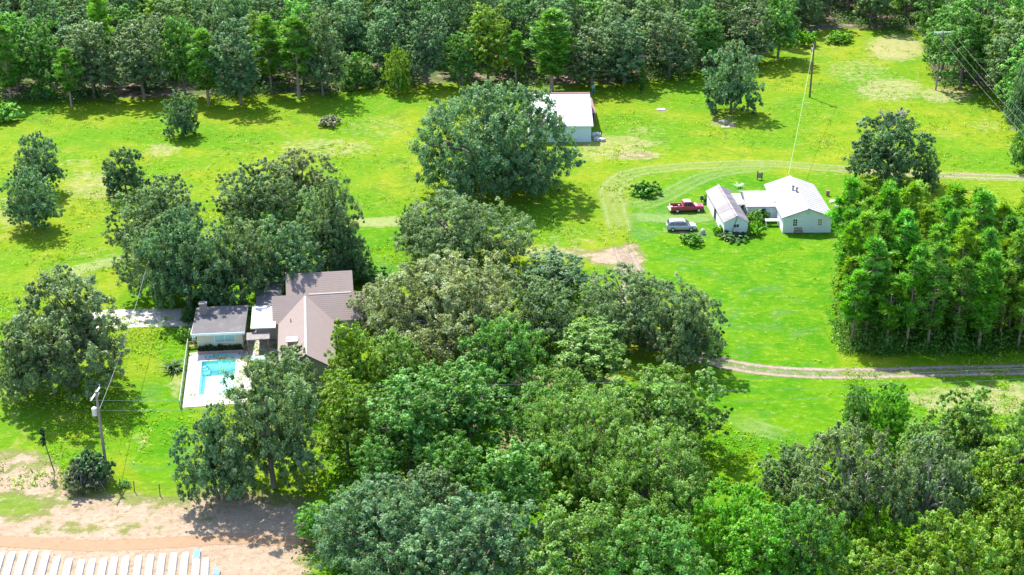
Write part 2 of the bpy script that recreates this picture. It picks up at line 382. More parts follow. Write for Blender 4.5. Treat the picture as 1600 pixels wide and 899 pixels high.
def crown(R, zb, H, nl, ncl, nleaf, leaf, seed, lobe=.27, flat=1.0, shape=2.3, zc=None, hollow=.45, mat=None, wob=1.0):
    """crown as lobes > clumps > leaf faces; returns mesh and lobe centres"""
    r = np.random.default_rng(seed); zc = zb + (H - zb) * .38 if zc is None else zc
    k = np.arange(nl) + .5
    ph = np.arccos(1 - 1.90 * k / nl); th = math.pi * (1 + 5 ** .5) * k + r.normal(0, .25, nl)
    D = np.stack([np.cos(th) * np.sin(ph), np.sin(th) * np.sin(ph), np.cos(ph)], 1)
    irr = 1 + .26 * np.sin(2 * th + r.uniform(0, 6)) * np.sin(ph) + .13 * np.sin(3 * th + r.uniform(0, 6)) + r.normal(0, .15, nl)
    irr = 1 + (irr - 1) * wob
    lr = R * lobe * r.uniform(.55, 1.4, nl)
    up = np.where(D[:, 2] > 0, H - zc, zc - zb)
    hx = np.abs(D[:, :2]).sum(1)
    rr = np.clip(irr, .55, 1.3); skirt = np.where(D[:, 2] < 0, np.maximum(np.sin(ph), .05) ** -.5, 1.0) * np.where(D[:, 2] < 0, .94, 1)
    cx = D[:, 0] * (R - lr) * rr * skirt; cy = D[:, 1] * (R - lr) * rr * skirt
    cz = zc + D[:, 2] * np.maximum(up - lr * .8, .1) * np.clip(.35 + .68 * rr, .6, 1.14)
    LC = np.stack([cx, cy, cz], 1)
    n_in = int(nl * hollow)                                       # inner lobes
    j = r.integers(0, nl, n_in); LI = LC[j] * r.uniform(.35, .7, (n_in, 1)); LI[:, 2] = zc + (LC[j, 2] - zc) * r.uniform(.2, .75, n_in)
    LA = np.concatenate([LC, LI]); lra = np.concatenate([lr, R * lobe * r.uniform(.6, .9, n_in)])
    tot = len(LA)
    d = r.normal(size=(tot, ncl, 3)); d[:, :, 2] = d[:, :, 2] * .8 + .35
    d /= np.linalg.norm(d, axis=2, keepdims=True)
    cc = LA[:, None] + d * (lra[:, None, None] * r.uniform(.55, 1.22, (tot, ncl, 1))) * np.array([1, 1, .8 * flat])
    rc = lra[:, None] * r.uniform(.15, .34, (tot, ncl))
    cv = r.normal(0, .21, (tot, ncl)) + r.normal(0, .14, (tot, 1))
    g = r.normal(size=(tot, ncl, nleaf, 3)); g /= np.linalg.norm(g, axis=3, keepdims=True)
    C = cc[:, :, None] + g * (rc[:, :, None, None] * r.uniform(.25, 1.15, (tot, ncl, nleaf, 1)))
    N = g * .7 + d[:, :, None] * .5 + r.normal(0, .55, g.shape) + np.array([0, 0, .35])
    var = .5 + cv[:, :, None] + r.normal(0, .17, (tot, ncl, nleaf))
    C = C.reshape(-1, 3); keep = C[:, 2] > .15
    return leaves_mesh('crown', C[keep], N.reshape(-1, 3)[keep], leaf, var.reshape(-1)[keep], .62, mat or FOL, seed + 1), LC

def trunk(H, r0, fork, LC, nlimb, seed, mat, lean=.0, sub=2):
    r = random.Random(seed); b = MB()
    f = Vector((r.uniform(-1, 1) * lean * fork, r.uniform(-1, 1) * lean * fork, fork))
    b.tube([(0, 0, -.1), (0, 0, .25), f * .5 + Vector((0, 0, 0)), f], [r0 * 1.5, r0 * 1.08, r0 * .9, r0 * .8], 7)
    idx = list(range(len(LC))); r.shuffle(idx)
    for i in idx[:nlimb]:
        e = Vector(LC[i]); m = f.lerp(e, .5) + Vector((r.uniform(-.06, .06) * H, r.uniform(-.06, .06) * H, (e - f).length * .10))
        pts = [f, f.lerp(m, .55) + Vector((0, 0, .02 * H)), m, m.lerp(e, .6) + Vector((r.uniform(-.03, .03) * H, r.uniform(-.03, .03) * H, 0)), e]
        q = r.uniform(.38, .6)
        b.tube(pts, [r0 * .62 * q * 1.5, r0 * q, r0 * q * .72, r0 * q * .45, r0 * q * .16], 5, False)
        for s in range(sub):
            st = m.lerp(e, r.uniform(.1, .7)); v = Vector((r.gauss(0, 1), r.gauss(0, 1), r.uniform(-.1, .9))).normalized() * H * r.uniform(.10, .2)
            b.tube([st, st + v * .5 + Vector((0, 0, .02 * H)), st + v], [r0 * q * .4, r0 * q * .25, r0 * q * .08], 4, False)
    me = b.mesh('trunk', mat)
    me.polygons.foreach_set('use_smooth', [True] * len(me.polygons))
    return me

def make_pine(R, H, seed, leaf=.40, cb=.38, bare=False):
    r = np.random.default_rng(seed); b = MB(); rr = random.Random(seed)
    r0 = .011 * H + .03
    b.tube([(0, 0, -.1), (rr.uniform(-.1, .1), rr.uniform(-.1, .1), H * .5), (rr.uniform(-.2, .2), rr.uniform(-.2, .2), H * .97)], [r0 * 1.2, r0 * .8, r0 * .2], 6)
    tips = []; tv = []
    z = cb * H
    while z < H * .985:
        s = (z / H - cb) / (1 - cb)
        Lb = R * (min(1, .45 + 1.5 * s) if s < .35 else (1 - s) ** .52 * 1.16) * 1.0
        Lb = max(Lb, .25)
        for k in range(rr.choice([3, 4, 5])):
            a = rr.uniform(0, 6.28); L = Lb * rr.uniform(.6, 1.1)
            o = Vector((math.cos(a), math.sin(a), 0)); p0 = Vector((0, 0, z + rr.uniform(-.2, .2)))
            p1 = p0 + o * L * .6 + Vector((0, 0, L * .10)); p2 = p0 + o * L + Vector((0, 0, L * rr.uniform(.25, .55)))
            b.tube([p0, p1, p2], [.055, .04, .015], 4, False)
            base = rr.gauss(0, .12)
            for q in range(max(2, int(L * 1.9))):
                f = rr.uniform(.42, 1.05); side = Vector((-o.y, o.x, 0)) * rr.uniform(-.38, .38) * L * f
                tips.append(p0 + o * L * f + side + Vector((0, 0, L * (.1 + .35 * f * f) + rr.uniform(-.15, .25)))); tv.append(base + rr.gauss(0, .12) + .1 * (f - .6))
        z += rr.uniform(.45, .75) * (H / 14)
    for q in range(5): tips.append(Vector((rr.uniform(-.25, .25), rr.uniform(-.25, .25), H * rr.uniform(.95, 1.0)))); tv.append(.2)
    T = np.array([list(p) for p in tips]); tv = np.array(tv); nt = len(T); nn = 34
    g = r.normal(size=(nt, nn, 3)); g[:, :, 2] = np.abs(g[:, :, 2]) * .9 - .15; g /= np.linalg.norm(g, axis=2, keepdims=True)
    C = T[:, None] + g * r.uniform(.10, .56, (nt, nn, 1))
    N = np.cross(g, r.normal(size=g.shape)) + g * .25
    # blades point outward from the tuft: build directly
    L = leaf * r.uniform(.7, 1.2, (nt, nn, 1)); B = np.cross(g, r.normal(size=g.shape)); B /= np.linalg.norm(B, axis=2, keepdims=True)
    V = np.stack([C + g * L, C + B * L * .22, C - g * L * .7, C - B * L * .22], 2).reshape(-1, 3)
    n = nt * nn; me = bpy.data.meshes.new('crown')
    me.vertices.add(n * 4); me.vertices.foreach_set('co', V.astype(np.float32).ravel())
    me.loops.add(n * 4); me.loops.foreach_set('vertex_index', np.arange(n * 4, dtype=np.int32))
    me.polygons.add(n); me.polygons.foreach_set('loop_start', np.arange(0, n * 4, 4, dtype=np.int32)); me.polygons.foreach_set('loop_total', np.full(n, 4, dtype=np.int32))
    at = me.attributes.new('var', 'FLOAT', 'FACE'); at.data.foreach_set('value', np.clip(.5 + tv[:, None] + r.normal(0, .14, (nt, nn)), 0, 1).astype(np.float32).ravel())
    me.materials.append(NEEDLE); me.update(); me.validate()
    tm = b.mesh('trunk', PINEBARK)
    return me, tm

PROTO = {}
def proto_broad(key, n, R, zb, H, nl, ncl, nleaf, leaf, r0, fork, nlimb, seed, bark=BARK, **kw):
    out = []
    for i in range(n):
        c, LC = crown(R, zb, H, nl, ncl, nleaf, leaf, seed + i * 17, **kw)
        out.append((c, trunk(H, r0, fork, LC, nlimb, seed + i, bark, .12)))
    PROTO[key] = (R, H, zb, out)
proto_broad('oak_large', 4, 12, .2, 15, 110, 12, 58, .160, .62, 3.2, 16, 100, lobe=.185, hollow=.4)
proto_broad('live_oak', 1, 12, -.6, 15, 130, 12, 60, .16, .75, 2.6, 18, 180, lobe=.19, hollow=.35, wob=.45)
proto_broad('oak_medium', 4, 6.5, .3, 12, 62, 11, 58, .135, .36, 3.0, 11, 300, lobe=.235)
proto_broad('tall_broadleaf', 5, 5, 2.0, 16.5, 56, 10, 50, .152, .26, 5.5, 10, 500, lobe=.27)
proto_broad('small_round', 3, 3.2, -.2, 6, 36, 10, 44, .11, .15, 1.5, 7, 700, lobe=.32, hollow=.3)
proto_broad('thin_oak', 3, 8, 3.0, 14, 72, 10, 46, .17, .36, 4.5, 22, 800, lobe=.20, hollow=.25, bark=PALEBARK)
proto_broad('weeping_cypress', 3, 5, 1.5, 13, 60, 10, 54, .132, .3, 4, 10, 900, lobe=.25)
PROTO['pine'] = (2.7, 14, 5, [make_pine(2.7, 14, 40 + i, cb=.20 + .05 * (i % 3)) for i in range(6)])
def proto_shrub(key, n, R, H, nl, ncl, nleaf, leaf, seed, **kw):
    out = []
    for i in range(n):
        c, LC = crown(R, .05, H, nl, ncl, nleaf, leaf, seed + i * 13, zc=H * .3, **kw)
        c.name = 'foliage'
        out.append((c, trunk(H, .05, .15, LC, 7, seed + i, BARK, .1, 1)))
    PROTO[key] = (R, H, 0, out)
proto_shrub('shrub', 4, 1.5, 1.7, 16, 7, 22, .13, 1200, lobe=.36)

def plant(kind, loc, R, H, col, label, group=None, name=None, cat='tree', rz=None, var=None, rnd=random.Random(5)):
    R0, H0, zb, ps = PROTO[kind]
    c, tm = ps[rnd.randrange(len(ps)) if var is None else var % len(ps)]
    rz = rnd.uniform(0, 6.28) if rz is None else rz
    o = empty(name or {'pine': 'pine_tree', 'shrub': 'shrub'}.get(kind, 'oak_tree' if 'oak' in kind else 'broadleaf_tree'), loc, rz, label, cat, group)
    o.scale = (R / R0, R / R0, H / H0)
    co = link('foliage' if kind == 'shrub' else 'crown', c, o); co.color = (*col, 1)
    link('stem' if kind == 'shrub' else 'trunk', tm, o)
    return o

# foliage colours
GREYOAK = (.142, .232, .100); PALEOAK = (.215, .270, .128); DARKOAK = (.088, .182, .074); BLUEOAK = (.116, .228, .108)
MIDGREEN = (.118, .285, .058); BRIGHT = (.120, .355, .024); YELLOW = (.175, .310, .034); OLIVE = (.155, .292, .062); PINEG = (.128, .305, .034)

def tree_c(kind, u, vfront, vtop, wpx, col, label, group=None, zb=1.4, k=.72, **kw):
    """tree whose drooping crown's lower visible edge is at vfront"""
    d = G(u, vfront, zb).y
    for _ in range(4):
        R = wpx / 2 / scale_at(d); d = G(u, vfront, zb).y + R * k
    x = (u - 800) / scale_at(d)
    H = height_at(d - R * .1, vtop)
    R *= .90
    if kind == 'oak_large' and R / H < .64: kind = 'oak_medium'
    return plant(kind, (x, d, 0), R, H, col, label, group, **kw)
def tree_b(kind, u, vbase, vtop, wpx, col, label, group=None, **kw):
    """tree whose foot is seen at (u, vbase)"""
    p = G(u, vbase); R = wpx / 2 / scale_at(p.y); H = height_at(p.y, vtop)
    if kind == 'oak_large' and R / H < .64: kind = 'oak_medium'
    return plant(kind, (p.x, p.y, 0), R, H, col, label, group, **kw)

# ---- single trees in the meadows
g = 'lone trees in the left meadow'
tree_b('small_round', 285, 213, 147, 60, DARKOAK, 'small dark rounded tree standing alone near the wood edge', g, var=0)
tree_c('small_round', 198, 312, 233, 84, DARKOAK, 'dark round tree just behind the left oak clump', g, zb=.4, var=1)
tree_c('oak_medium', 66, 300, 211, 90, BLUEOAK, 'upper tree of the touching pair at the left meadow', g, var=2)
tree_c('oak_medium', 56, 358, 264, 106, BLUEOAK, 'lower wider tree of the touching pair at the left meadow', g, var=0)
tree_c('live_oak', 773, 328, 137, 262, BLUEOAK, 'huge dense live oak in front of the white barn', var=0, k=.75, zb=.6)
tree_c('small_round', 643, 376, 318, 48, DARKOAK, 'small glossy dark tree beside the pale mown strip', var=2)
tree_c('small_round', 1142, 184, 70, 106, BLUEOAK, 'tall rounded tree alone in the right meadow before the wood', var=3, zb=.5)
OAKR = tree_c('oak_medium', 1383, 292, 178, 150, DARKOAK, 'dark oak with pale dead branches on its top', var=1)
tree_c('small_round', 1448, 290, 240, 42, DARKOAK, 'low dark tree against the right side of the dead-topped oak', var=0)
# ---- oak clump left of centre
g = 'oaks of the clump behind the brown roofed house'
for a in [
    ('oak_medium', 468, 330, 234, 122, PALEOAK, 'pale silvery oak at the back of the left clump', 3),
    ('oak_medium', 265, 380, 278, 130, GREYOAK, 'grey oak at the upper left of the clump', 0),
    ('oak_medium', 405, 362, 258, 140, GREYOAK, 'grey oak at the upper middle of the clump', 4),
    ('oak_medium', 235, 400, 298, 125, GREYOAK, 'oak on the far left end of the clump', 1),
    ('oak_medium', 518, 415, 282, 128, GREYOAK, 'tall oak on the right end of the clump', 2),
            ('oak_medium', 545, 425, 355, 80, DARKOAK, 'low dark oak at the right foot of the clump', 3)]:
    tree_c(a[0], *a[1:7], g, var=a[7], zb=3.2 if a[2] > 410 else 1.6, k=.35 if a[2] > 450 else .72)
tree_b('oak_medium', 262, 464, 345, 130, GREYOAK, 'grey oak standing over the concrete drive at the foot of the clump', g, var=2)
tree_b('oak_medium', 298, 482, 326, 138, BLUEOAK, 'bluish oak right behind the flat roofed pool house', g, var=4)
tree_b('oak_medium', 378, 478, 345, 120, GREYOAK, 'grey oak between the pool house and the rear of the brown house', g, var=2)
tree_b('oak_medium', 448, 458, 345, 125, BLUEOAK, 'oak with a bare lower trunk behind the brown roof', g, var=1)
tree_c('oak_large', 116, 640, 428, 226, (.160, .235, .110), 'spreading grey live oak left of the swimming pool', var=3, k=.85, zb=1)
tree_c('oak_medium', 42, 620, 505, 110, GREYOAK, 'smaller grey oak at the left frame edge under the spreading oak', var=2)
# ---- centre wood
g = 'oaks of the central wood'
for a in [
    ('oak_large', 722, 440, 314, 214, GREYOAK, 'greyish oak at the top of the central wood', 4),
    ('oak_medium', 868, 470, 402, 140, BLUEOAK, 'oak between the sandy patch and the pale oak', 2),
    ('oak_large', 995, 562, 432, 215, GREYOAK, 'broad oak beside the track bend at the right of the central wood', 0),
    ('oak_medium', 1070, 585, 455, 120, GREYOAK, 'oak overhanging the sandy track bend', 3),
    ('oak_large', 700, 590, 412, 290, PALEOAK, 'palest olive oak in the middle of the central wood', 1),
    ('oak_medium', 592, 530, 445, 105, PALEOAK, 'pale oak hanging over the right end of the brown roof', 0),
    ('oak_medium', 845, 560, 440, 140, GREYOAK, 'grey oak in the middle right of the central wood', 4),
    ('tall_broadleaf', 555, 655, 500, 95, YELLOW, 'yellow green tree against the brown roof corner', 0),
    ('oak_medium', 620, 640, 525, 120, OLIVE, 'leafy green tree below the palest oak', 1),
    ('oak_medium', 790, 640, 500, 150, MIDGREEN, 'green tree with a dark trunk right of centre', 2),
    ('tall_broadleaf', 920, 625, 512, 150, OLIVE, 'olive green tree below the broad track oak', 3),
    ('tall_broadleaf', 735, 730, 575, 150, MIDGREEN, 'tall green tree in the centre of the wood', 4),
    ('tall_broadleaf', 640, 760, 590, 160, MIDGREEN, 'tall green tree left of the wood centre', 1),
    ('tall_broadleaf', 545, 740, 585, 120, YELLOW, 'yellowish tree between the pool oak and the wood', 2),
    ('oak_large', 428, 790, 572, 190, GREYOAK, 'dark oak overhanging the swimming pool and sand road', 2),
    ('oak_medium', 340, 795, 645, 130, BLUEOAK, 'lower oak limb mass nearest the farm road', 3),
    ('oak_medium', 455, 640, 545, 110, GREYOAK, 'oak below the brown roof and right of the pool', 4),
    ('oak_large', 1030, 745, 580, 215, OLIVE, 'olive oak casting its shade on the lower lawn', 3),
    ('oak_large', 920, 800, 630, 230, OLIVE, 'broad olive tree in the lower middle of the wood', 4),
    ('oak_large', 1010, 860, 690, 240, OLIVE, 'brown tinged oak in the lower middle of the wood', 0),
    ('oak_medium', 850, 720, 610, 120, MIDGREEN, 'green tree deep in the middle of the wood', 1),
    ('tall_broadleaf', 800, 860, 690, 150, MIDGREEN, 'tall green tree at the lower centre of the wood', 0),
    ('oak_medium', 660, 850, 745, 150, GREYOAK, 'grey tinged tree at the lower left of the wood', 0),
    ('oak_large', 600, 925, 770, 250, BLUEOAK, 'bluish oak at the bottom edge next to the sand', 1),
    ('oak_large', 745, 975, 790, 240, BLUEOAK, 'bluish oak on the bottom edge left of centre', 2),
    ('oak_large', 900, 985, 800, 230, OLIVE, 'olive oak on the bottom edge at the centre', 3),
    ('oak_large', 1015, 1000, 815, 200, MIDGREEN, 'dark green oak on the bottom edge right of centre', 4),
    ('oak_medium', 705, 680, 575, 130, MIDGREEN, 'green tree filling the hollow in the centre of the wood', 3),
    ('oak_medium', 590, 715, 610, 120, OLIVE, 'olive tree between the yellowish tree and the wood centre', 0),
    ('oak_medium', 875, 690, 580, 120, OLIVE, 'olive tree in the hollow left of the lawn side oak', 1),
    ('oak_medium', 705, 800, 690, 130, MIDGREEN, 'green tree above the bluish oaks at the bottom', 2),
    ('tall_broadleaf', 495, 850, 790, 66, BRIGHT, 'bright green vine covered small tree beside the sand', 1),
    ('tall_broadleaf', 590, 800, 690, 90, MIDGREEN, 'green tree behind the bluish bottom oak', 2)]:
    tree_c(a[0], *a[1:7], g, var=a[7], zb=1.0, k=.8)
# ---- lower right wood
g = 'trees of the lower right wood'
for a in [
    ('oak_medium', 1145, 900, 760, 130, BRIGHT, 'bright green tree at the lower lawn end', 1),
    ('tall_broadleaf', 1180, 960, 800, 140, BRIGHT, 'bright leafy tree at the bottom edge', 2),
    ('oak_medium', 1235, 800, 700, 120, GREYOAK, 'grey green tree at the lawn corner of the lower right wood', 3),
    ('thin_oak', 1320, 880, 672, 190, (.15, .225, .09), 'thin crowned tree with pale bare limbs', 0),
    ('thin_oak', 1440, 880, 690, 170, GREYOAK, 'thin crowned grey tree behind the yellow green one', 1),
    ('oak_medium', 1250, 950, 790, 150, MIDGREEN, 'green tree at the bottom edge near the pale limbs', 2),
    ('oak_medium', 1337, 672, 606, 60, MIDGREEN, 'dark green bushy tree below the track', 4),
    ('oak_medium', 1388, 690, 602, 80, BRIGHT, 'fresh green bushy tree below the track', 0),
    ('weeping_cypress', 1500, 760, 616, 130, OLIVE, 'yellow green feathery tree by the dry patch', 0),
    ('weeping_cypress', 1585, 790, 640, 110, OLIVE, 'feathery tree at the right edge below the dry patch', 1),
    ('weeping_cypress', 1440, 770, 650, 110, OLIVE, 'feathery tree left of the yellow green one', 2),
    ('weeping_cypress', 1560, 870, 700, 150, YELLOW, 'yellowest feathery tree at the right edge', 3),
    ('weeping_cypress', 1590, 960, 770, 150, YELLOW, 'feathery tree in the bottom right corner', 0),
    ('weeping_cypress', 1480, 980, 810, 150, YELLOW, 'feathery tree on the bottom edge right', 1),
    ('weeping_cypress', 1360, 985, 855, 130, YELLOW, 'low feathery tree on the bottom edge under the bare limbs', 2),
    ('small_round', 1355, 895, 790, 105, (.20, .40, .025), 'sunlit lime green sapling below the bare limbs', 1)]:
    tree_c(a[0], *a[1:7], g, var=a[7], zb=1.0)
# ---- trees at the right frame edge
g = 'trees along the right edge'
for a in [('oak_medium', 1592, 212, 88, 60, BLUEOAK, 'grey green tree cut by the right edge of the meadow', 2), ('oak_medium', 1600, 268, 196, 56, MIDGREEN, 'lower tree cut by the right edge above the ruts', 1)]:
    tree_c(a[0], *a[1:7], g, var=a[7], zb=.8)

# ---- wood along the top: front row by hand, the mass behind by dart throwing
g = 'front row of the far wood'
placed = []
front = [
    ('pine', 18, 160, 44, 52, PINEG, 'bright pine at the left end of the far wood'),
    ('pine', 112, 168, 78, 46, PINEG, 'leaning bright pine at the meadow edge, far left'),
    ('tall_broadleaf', 70, 150, 25, 80, MIDGREEN, 'green tree between the two left pines'),
    ('tall_broadleaf', 148, 154, 30, 92, GREYOAK, 'dark vine draped tree right of the leaning pine'),
    ('tall_broadleaf', 226, 154, 28, 92, GREYOAK, 'broad tree above the small dark meadow tree, left side'),
    ('pine', 326, 162, 48, 62, PINEG, 'bright pine above the left oak clump'),
    ('tall_broadleaf', 290, 150, 20, 70, MIDGREEN, 'green tree left of the bright pine'),
    ('tall_broadleaf', 376, 163, 32, 90, BLUEOAK, 'bluish tree right of the bright pine'),
    ('pine', 424, 146, 26, 48, PINEG, 'left one of the paired pines in the wood edge'),
    ('pine', 467, 154, 28, 62, PINEG, 'right one of the paired pines in the wood edge'),
    ('tall_broadleaf', 505, 150, 10, 80, GREYOAK, 'dark tree right of the paired pines'),
    ('small_round', 557, 138, 82, 64, MIDGREEN, 'small spreading tree in the gap of the wood edge'),
    ('small_round', 622, 146, 74, 46, YELLOW, 'thin yellow green sapling in the gap of the wood edge'),
    ('tall_broadleaf', 668, 134, 12, 78, BLUEOAK, 'pale bluish tree above the huge live oak'),
    ('tall_broadleaf', 722, 136, 50, 60, MIDGREEN, 'mid height green tree above the huge live oak'),
    ('tall_broadleaf', 762, 130, 4, 86, YELLOW, 'yellow topped tree behind the huge live oak'),
    ('pine', 806, 138, 50, 40, PINEG, 'slim pine left of the barn'),
    ('pine', 862, 142, 18, 84, PINEG, 'tall bright pine behind the white barn'),
    ('tall_broadleaf', 925, 138, 45, 90, GREYOAK, 'grey tree behind the right end of the barn'),
    ('tall_broadleaf', 975, 132, 30, 90, BLUEOAK, 'bluish tree left of the vine covered pole'),
    ('tall_broadleaf', 1045, 124, 20, 84, GREYOAK, 'dark tree right of the vine covered pole'),
    ('tall_broadleaf', 1095, 112, 8, 80, MIDGREEN, 'green tree behind the tall rounded meadow tree'),
    ('tall_broadleaf', 1165, 100, 0, 84, GREYOAK, 'dark tree at the upper right of the rounded meadow tree'),
    ('tall_broadleaf', 1215, 92, -8, 76, MIDGREEN, 'green tree at the corner of the far wood'),
    ('tall_broadleaf', 1500, 138, -6, 108, MIDGREEN, 'broad green tree behind the crossarm pole'),
    ('tall_broadleaf', 1462, 70, -30, 70, MIDGREEN, 'green tree at the head of the right meadow'),
    ('tall_broadleaf', 1570, 146, 10, 90, OLIVE, 'light green tree at the upper right corner')]
for a in front:
    if a[0] == 'pine': a = (*a[:5], (.105, .255, .040), a[6])
    o = tree_b(*a[:7], g); placed.append((o.location.x, o.location.y, 4.2))
rf = random.Random(11)
zones = [(330, 'far wood above the left meadow'), (640, 'far wood above the oak clump'), (830, 'far wood above the huge live oak'),
         (1010, 'far wood behind the white barn'), (1240, 'far wood right of the vine pole'), (1440, 'far wood heading the right meadow'), (5000, 'far wood at the top right corner')]
kinds = [('dark green', DARKOAK, .22), ('grey green', GREYOAK, .27), ('bluish green', BLUEOAK, .18), ('fresh green', MIDGREEN, .20), ('olive yellow', YELLOW, .06), ('pine', PINEG, .07)]
tries = 0
while tries < 14000:
    tries += 1
    y = rf.uniform(262, 388); sc = scale_at(y)
    u = rf.uniform(-70, 1670); x = (u - 800) / sc
    v = 449.5 - F * (y * math.sin(PITCH) - CAMH * math.cos(PITCH)) / (y * math.cos(PITCH) + CAMH * math.sin(PITCH))
    if v > np.interp(u, edge_u, edge_v) - 7: continue
    if 1255 < u < 1435 and v > 40: continue
    rad = rf.uniform(3.9, 5.6)
    if any((x - a) ** 2 + (y - b) ** 2 < ((rad + c) * .86) ** 2 for a, b, c in placed): continue
    t = rf.random(); acc = 0
    for kn, kc, kp in kinds:
        acc += kp
        if t <= acc: break
    dp = 'near the front of the ' if v > np.interp(u, edge_u, edge_v) - 45 else 'deep in the '
    zl = next(z for lim, z in zones if u < lim)
    if kn == 'pine':
        plant('pine', (x, y, 0), rf.uniform(2.6, 3.4), rf.uniform(15, 20), kc, 'tall bright pine ' + dp + zl, 'trees of the far wood', rnd=rf)
    else:
        f = rf.uniform(.95, 1.35)
        plant('tall_broadleaf', (x, y, 0), rad * 1.12, rf.uniform(13, 19.5), tuple(c * f for c in kc), kn + ' broadleaf tree ' + dp + zl, 'trees of the far wood', rnd=rf)
    placed.append((x, y, rad))

# ---- pine stand on the right
rp = random.Random(21); pp = []
stand = [(1305, 420), (1330, 330), (1380, 300), (1450, 310), (1530, 318), (1640, 330), (1690, 540), (1600, 548), (1500, 552), (1400, 552), (1330, 545), (1310, 500)]
def in_poly(u, v, poly):
    c = False; n = len(poly)
    for i in range(n):
        x1, y1 = poly[i]; x2, y2 = poly[(i + 1) % n]
        if (y1 > v) != (y2 > v) and u < (x2 - x1) * (v - y1) / (y2 - y1) + x1: c = not c
    return c
for u, v in ((1330, 540), (1384, 545), (1352, 530), (1460, 532), (1528, 548), (1415, 548), (1490, 546), (1560, 540), (1318, 500), (1590, 545)):
    p = G(u, v); pp.append((p.x, p.y, 'front'))
tries = 0
while tries < 6000:
    tries += 1
    u = rp.uniform(1300, 1690); v = rp.uniform(395, 550)
    if not in_poly(u, v, [(1310, 500), (1312, 440), (1340, 408), (1400, 398), (1690, 400), (1690, 545), (1400, 550), (1330, 542)]): continue
    p = G(u, v)
    if any((p.x - a) ** 2 + (p.y - b) ** 2 < 2.75 ** 2 for a, b, c in pp): continue
    pp.append((p.x, p.y, 'mid' if v > 430 else 'back'))
ORD = ['leftmost', 'second', 'third', 'fourth', 'fifth', 'sixth', 'seventh', 'eighth', 'ninth', 'rightmost']
fr = sorted([q for q in pp if q[2] == 'front'], key=lambda q: q[0] / q[1])
for x, y, z in pp:
    f = rp.uniform(.8, 1.2); uu = 800 + x * scale_at(y)
    side = 'cottage end' if uu < 1400 else ('middle' if uu < 1510 else 'right end')
    Hp = rp.uniform(9.5, 16) * (.8 if z == 'front' and rp.random() < .4 else 1)
    if z == 'back': Hp = rp.uniform(6.5, 10.5) if rp.random() < .85 else 12.5
    if z == 'front': lb = ORD[fr.index((x, y, z))] + ' bare trunked pine along the stand edge above the track'
    elif z == 'back': lb = 'pine on the far side of the stand, ' + side
    else: lb = ('pine deep inside the stand, ' if G(uu, 480).y < y else 'pine just behind the front edge of the stand, ') + side
    plant('pine', (x, y, 0), rp.uniform(1.9, 2.8) * (.6 + .4 * Hp / 13), Hp, (PINEG[0] * f * rp.uniform(.75, 1.35), PINEG[1] * f, PINEG[2] * f * rp.uniform(.8, 1.6)), lb, 'pines of the stand right of the cottage', rnd=rp)

# ------------------------------------------------------------------ more materials
M_SIDING = simple('white painted siding', (.66, .68, .67), .7, .3, var=.10, sc=1.2, c2=(.48, .52, .50), thr=(.55, .8))
M_BARNWALL = simple('pale blue metal siding', (.52, .62, .66), .5, .4, var=.08, sc=.8)
M_CREAM = simple('cream stucco', (.62, .56, .44), .85, .2, var=.10, sc=.8, bump=.1)
M_TAN = simple('tan stucco', (0.408, 0.336, 0.276), .85, .2, var=.1)
M_PURPLE = simple('purplish sheet edge', (.26, .14, .15), .8, .2, var=.3, sc=2)  # dark purplish tone for the barn ridge line and lean-to
M_SHEDROOF = simple('weathered tin', (0.24, 0.21, 0.216), .6, .3, var=.2, sc=1.4, c2=(0.138, 0.108, 0.12), thr=(.45, .70))
M_SHEDROOF2 = simple('pale weathered tin', (.27, .25, .25), .6, .3, var=.14, sc=1.2, c2=(.17, .145, .15), thr=(.5, .75))
M_FLATROOF = simple('weathered built-up roof', (0.111, 0.104, 0.107), .9, .15, var=.25, sc=1.1, c2=(0.157, 0.147, 0.143), thr=(.5, .68))
M_BROWN = simple('brown timber', (.26, .15, .11), .85, .2, var=.25, sc=3)
M_STONE = simple('grey stone', (.21, .19, .18), .9, .15, var=.25, sc=2.5, c2=(.13, .115, .11), thr=(.5, .65), bump=.5)
M_DARK = simple('flat dark tone', (.05, .045, .05), .9, .1)  # near black; on the shed opening and table recess it paints their shade
M_CURTAIN = simple('pale curtained glass', (.30, .42, .42), .12, .6, var=.2, sc=2.5)
M_REDPAINT = simple('faded red paint', (0.325, 0.0286, 0.0585), .32, .5, var=.10, sc=1.5)
M_PINKPAINT = simple('sun bleached red paint', (0.6, 0.33, 0.33), .5, .4, var=.12, sc=1.5)
M_SILVER = simple('pale silver paint', (.42, .43, .44), .3, .5, .15, var=.05)
M_RIM = simple('wheel rim metal', (.58, .58, .58), .35, .5, .5)
M_LAMP = simple('lamp lens', (.75, .75, .72), .15, .6)
M_REDLAMP = simple('red lamp lens', (.45, .02, .02), .2, .6)
M_BED = simple('white plastic mulch', (0.30, 0.298, 0.31), .4, .4, var=.14, sc=2.5, c2=(.19, .165, .15), thr=(.56, .78), bump=.4)
M_BLUEPL = simple('blue plastic sheet', (.03, .15, .32), .35, .5, var=.2, sc=3)
M_POOLWALL = simple('aqua pool plaster', (.62, .82, .83), .7, .2, var=.05)
M_POOLTILE = simple('turquoise pool tile', (.10, .50, .50), .3, .5, var=.1)
M_JUNK = simple('off white junk', (.36, .34, .32), .7, .3, var=.25, sc=4)
M_GREENWHITE = simple('algae stained white rail', (0.312, 0.36, 0.252), .7, .3, var=.2, sc=2)
M_TURQ = simple('turquoise painted metal', (0.125, 0.28, 0.25), .5, .4, var=.1)
M_CANE = mat_bark('dry purple canes', (.20, .14, .16), (.44, .36, .38))

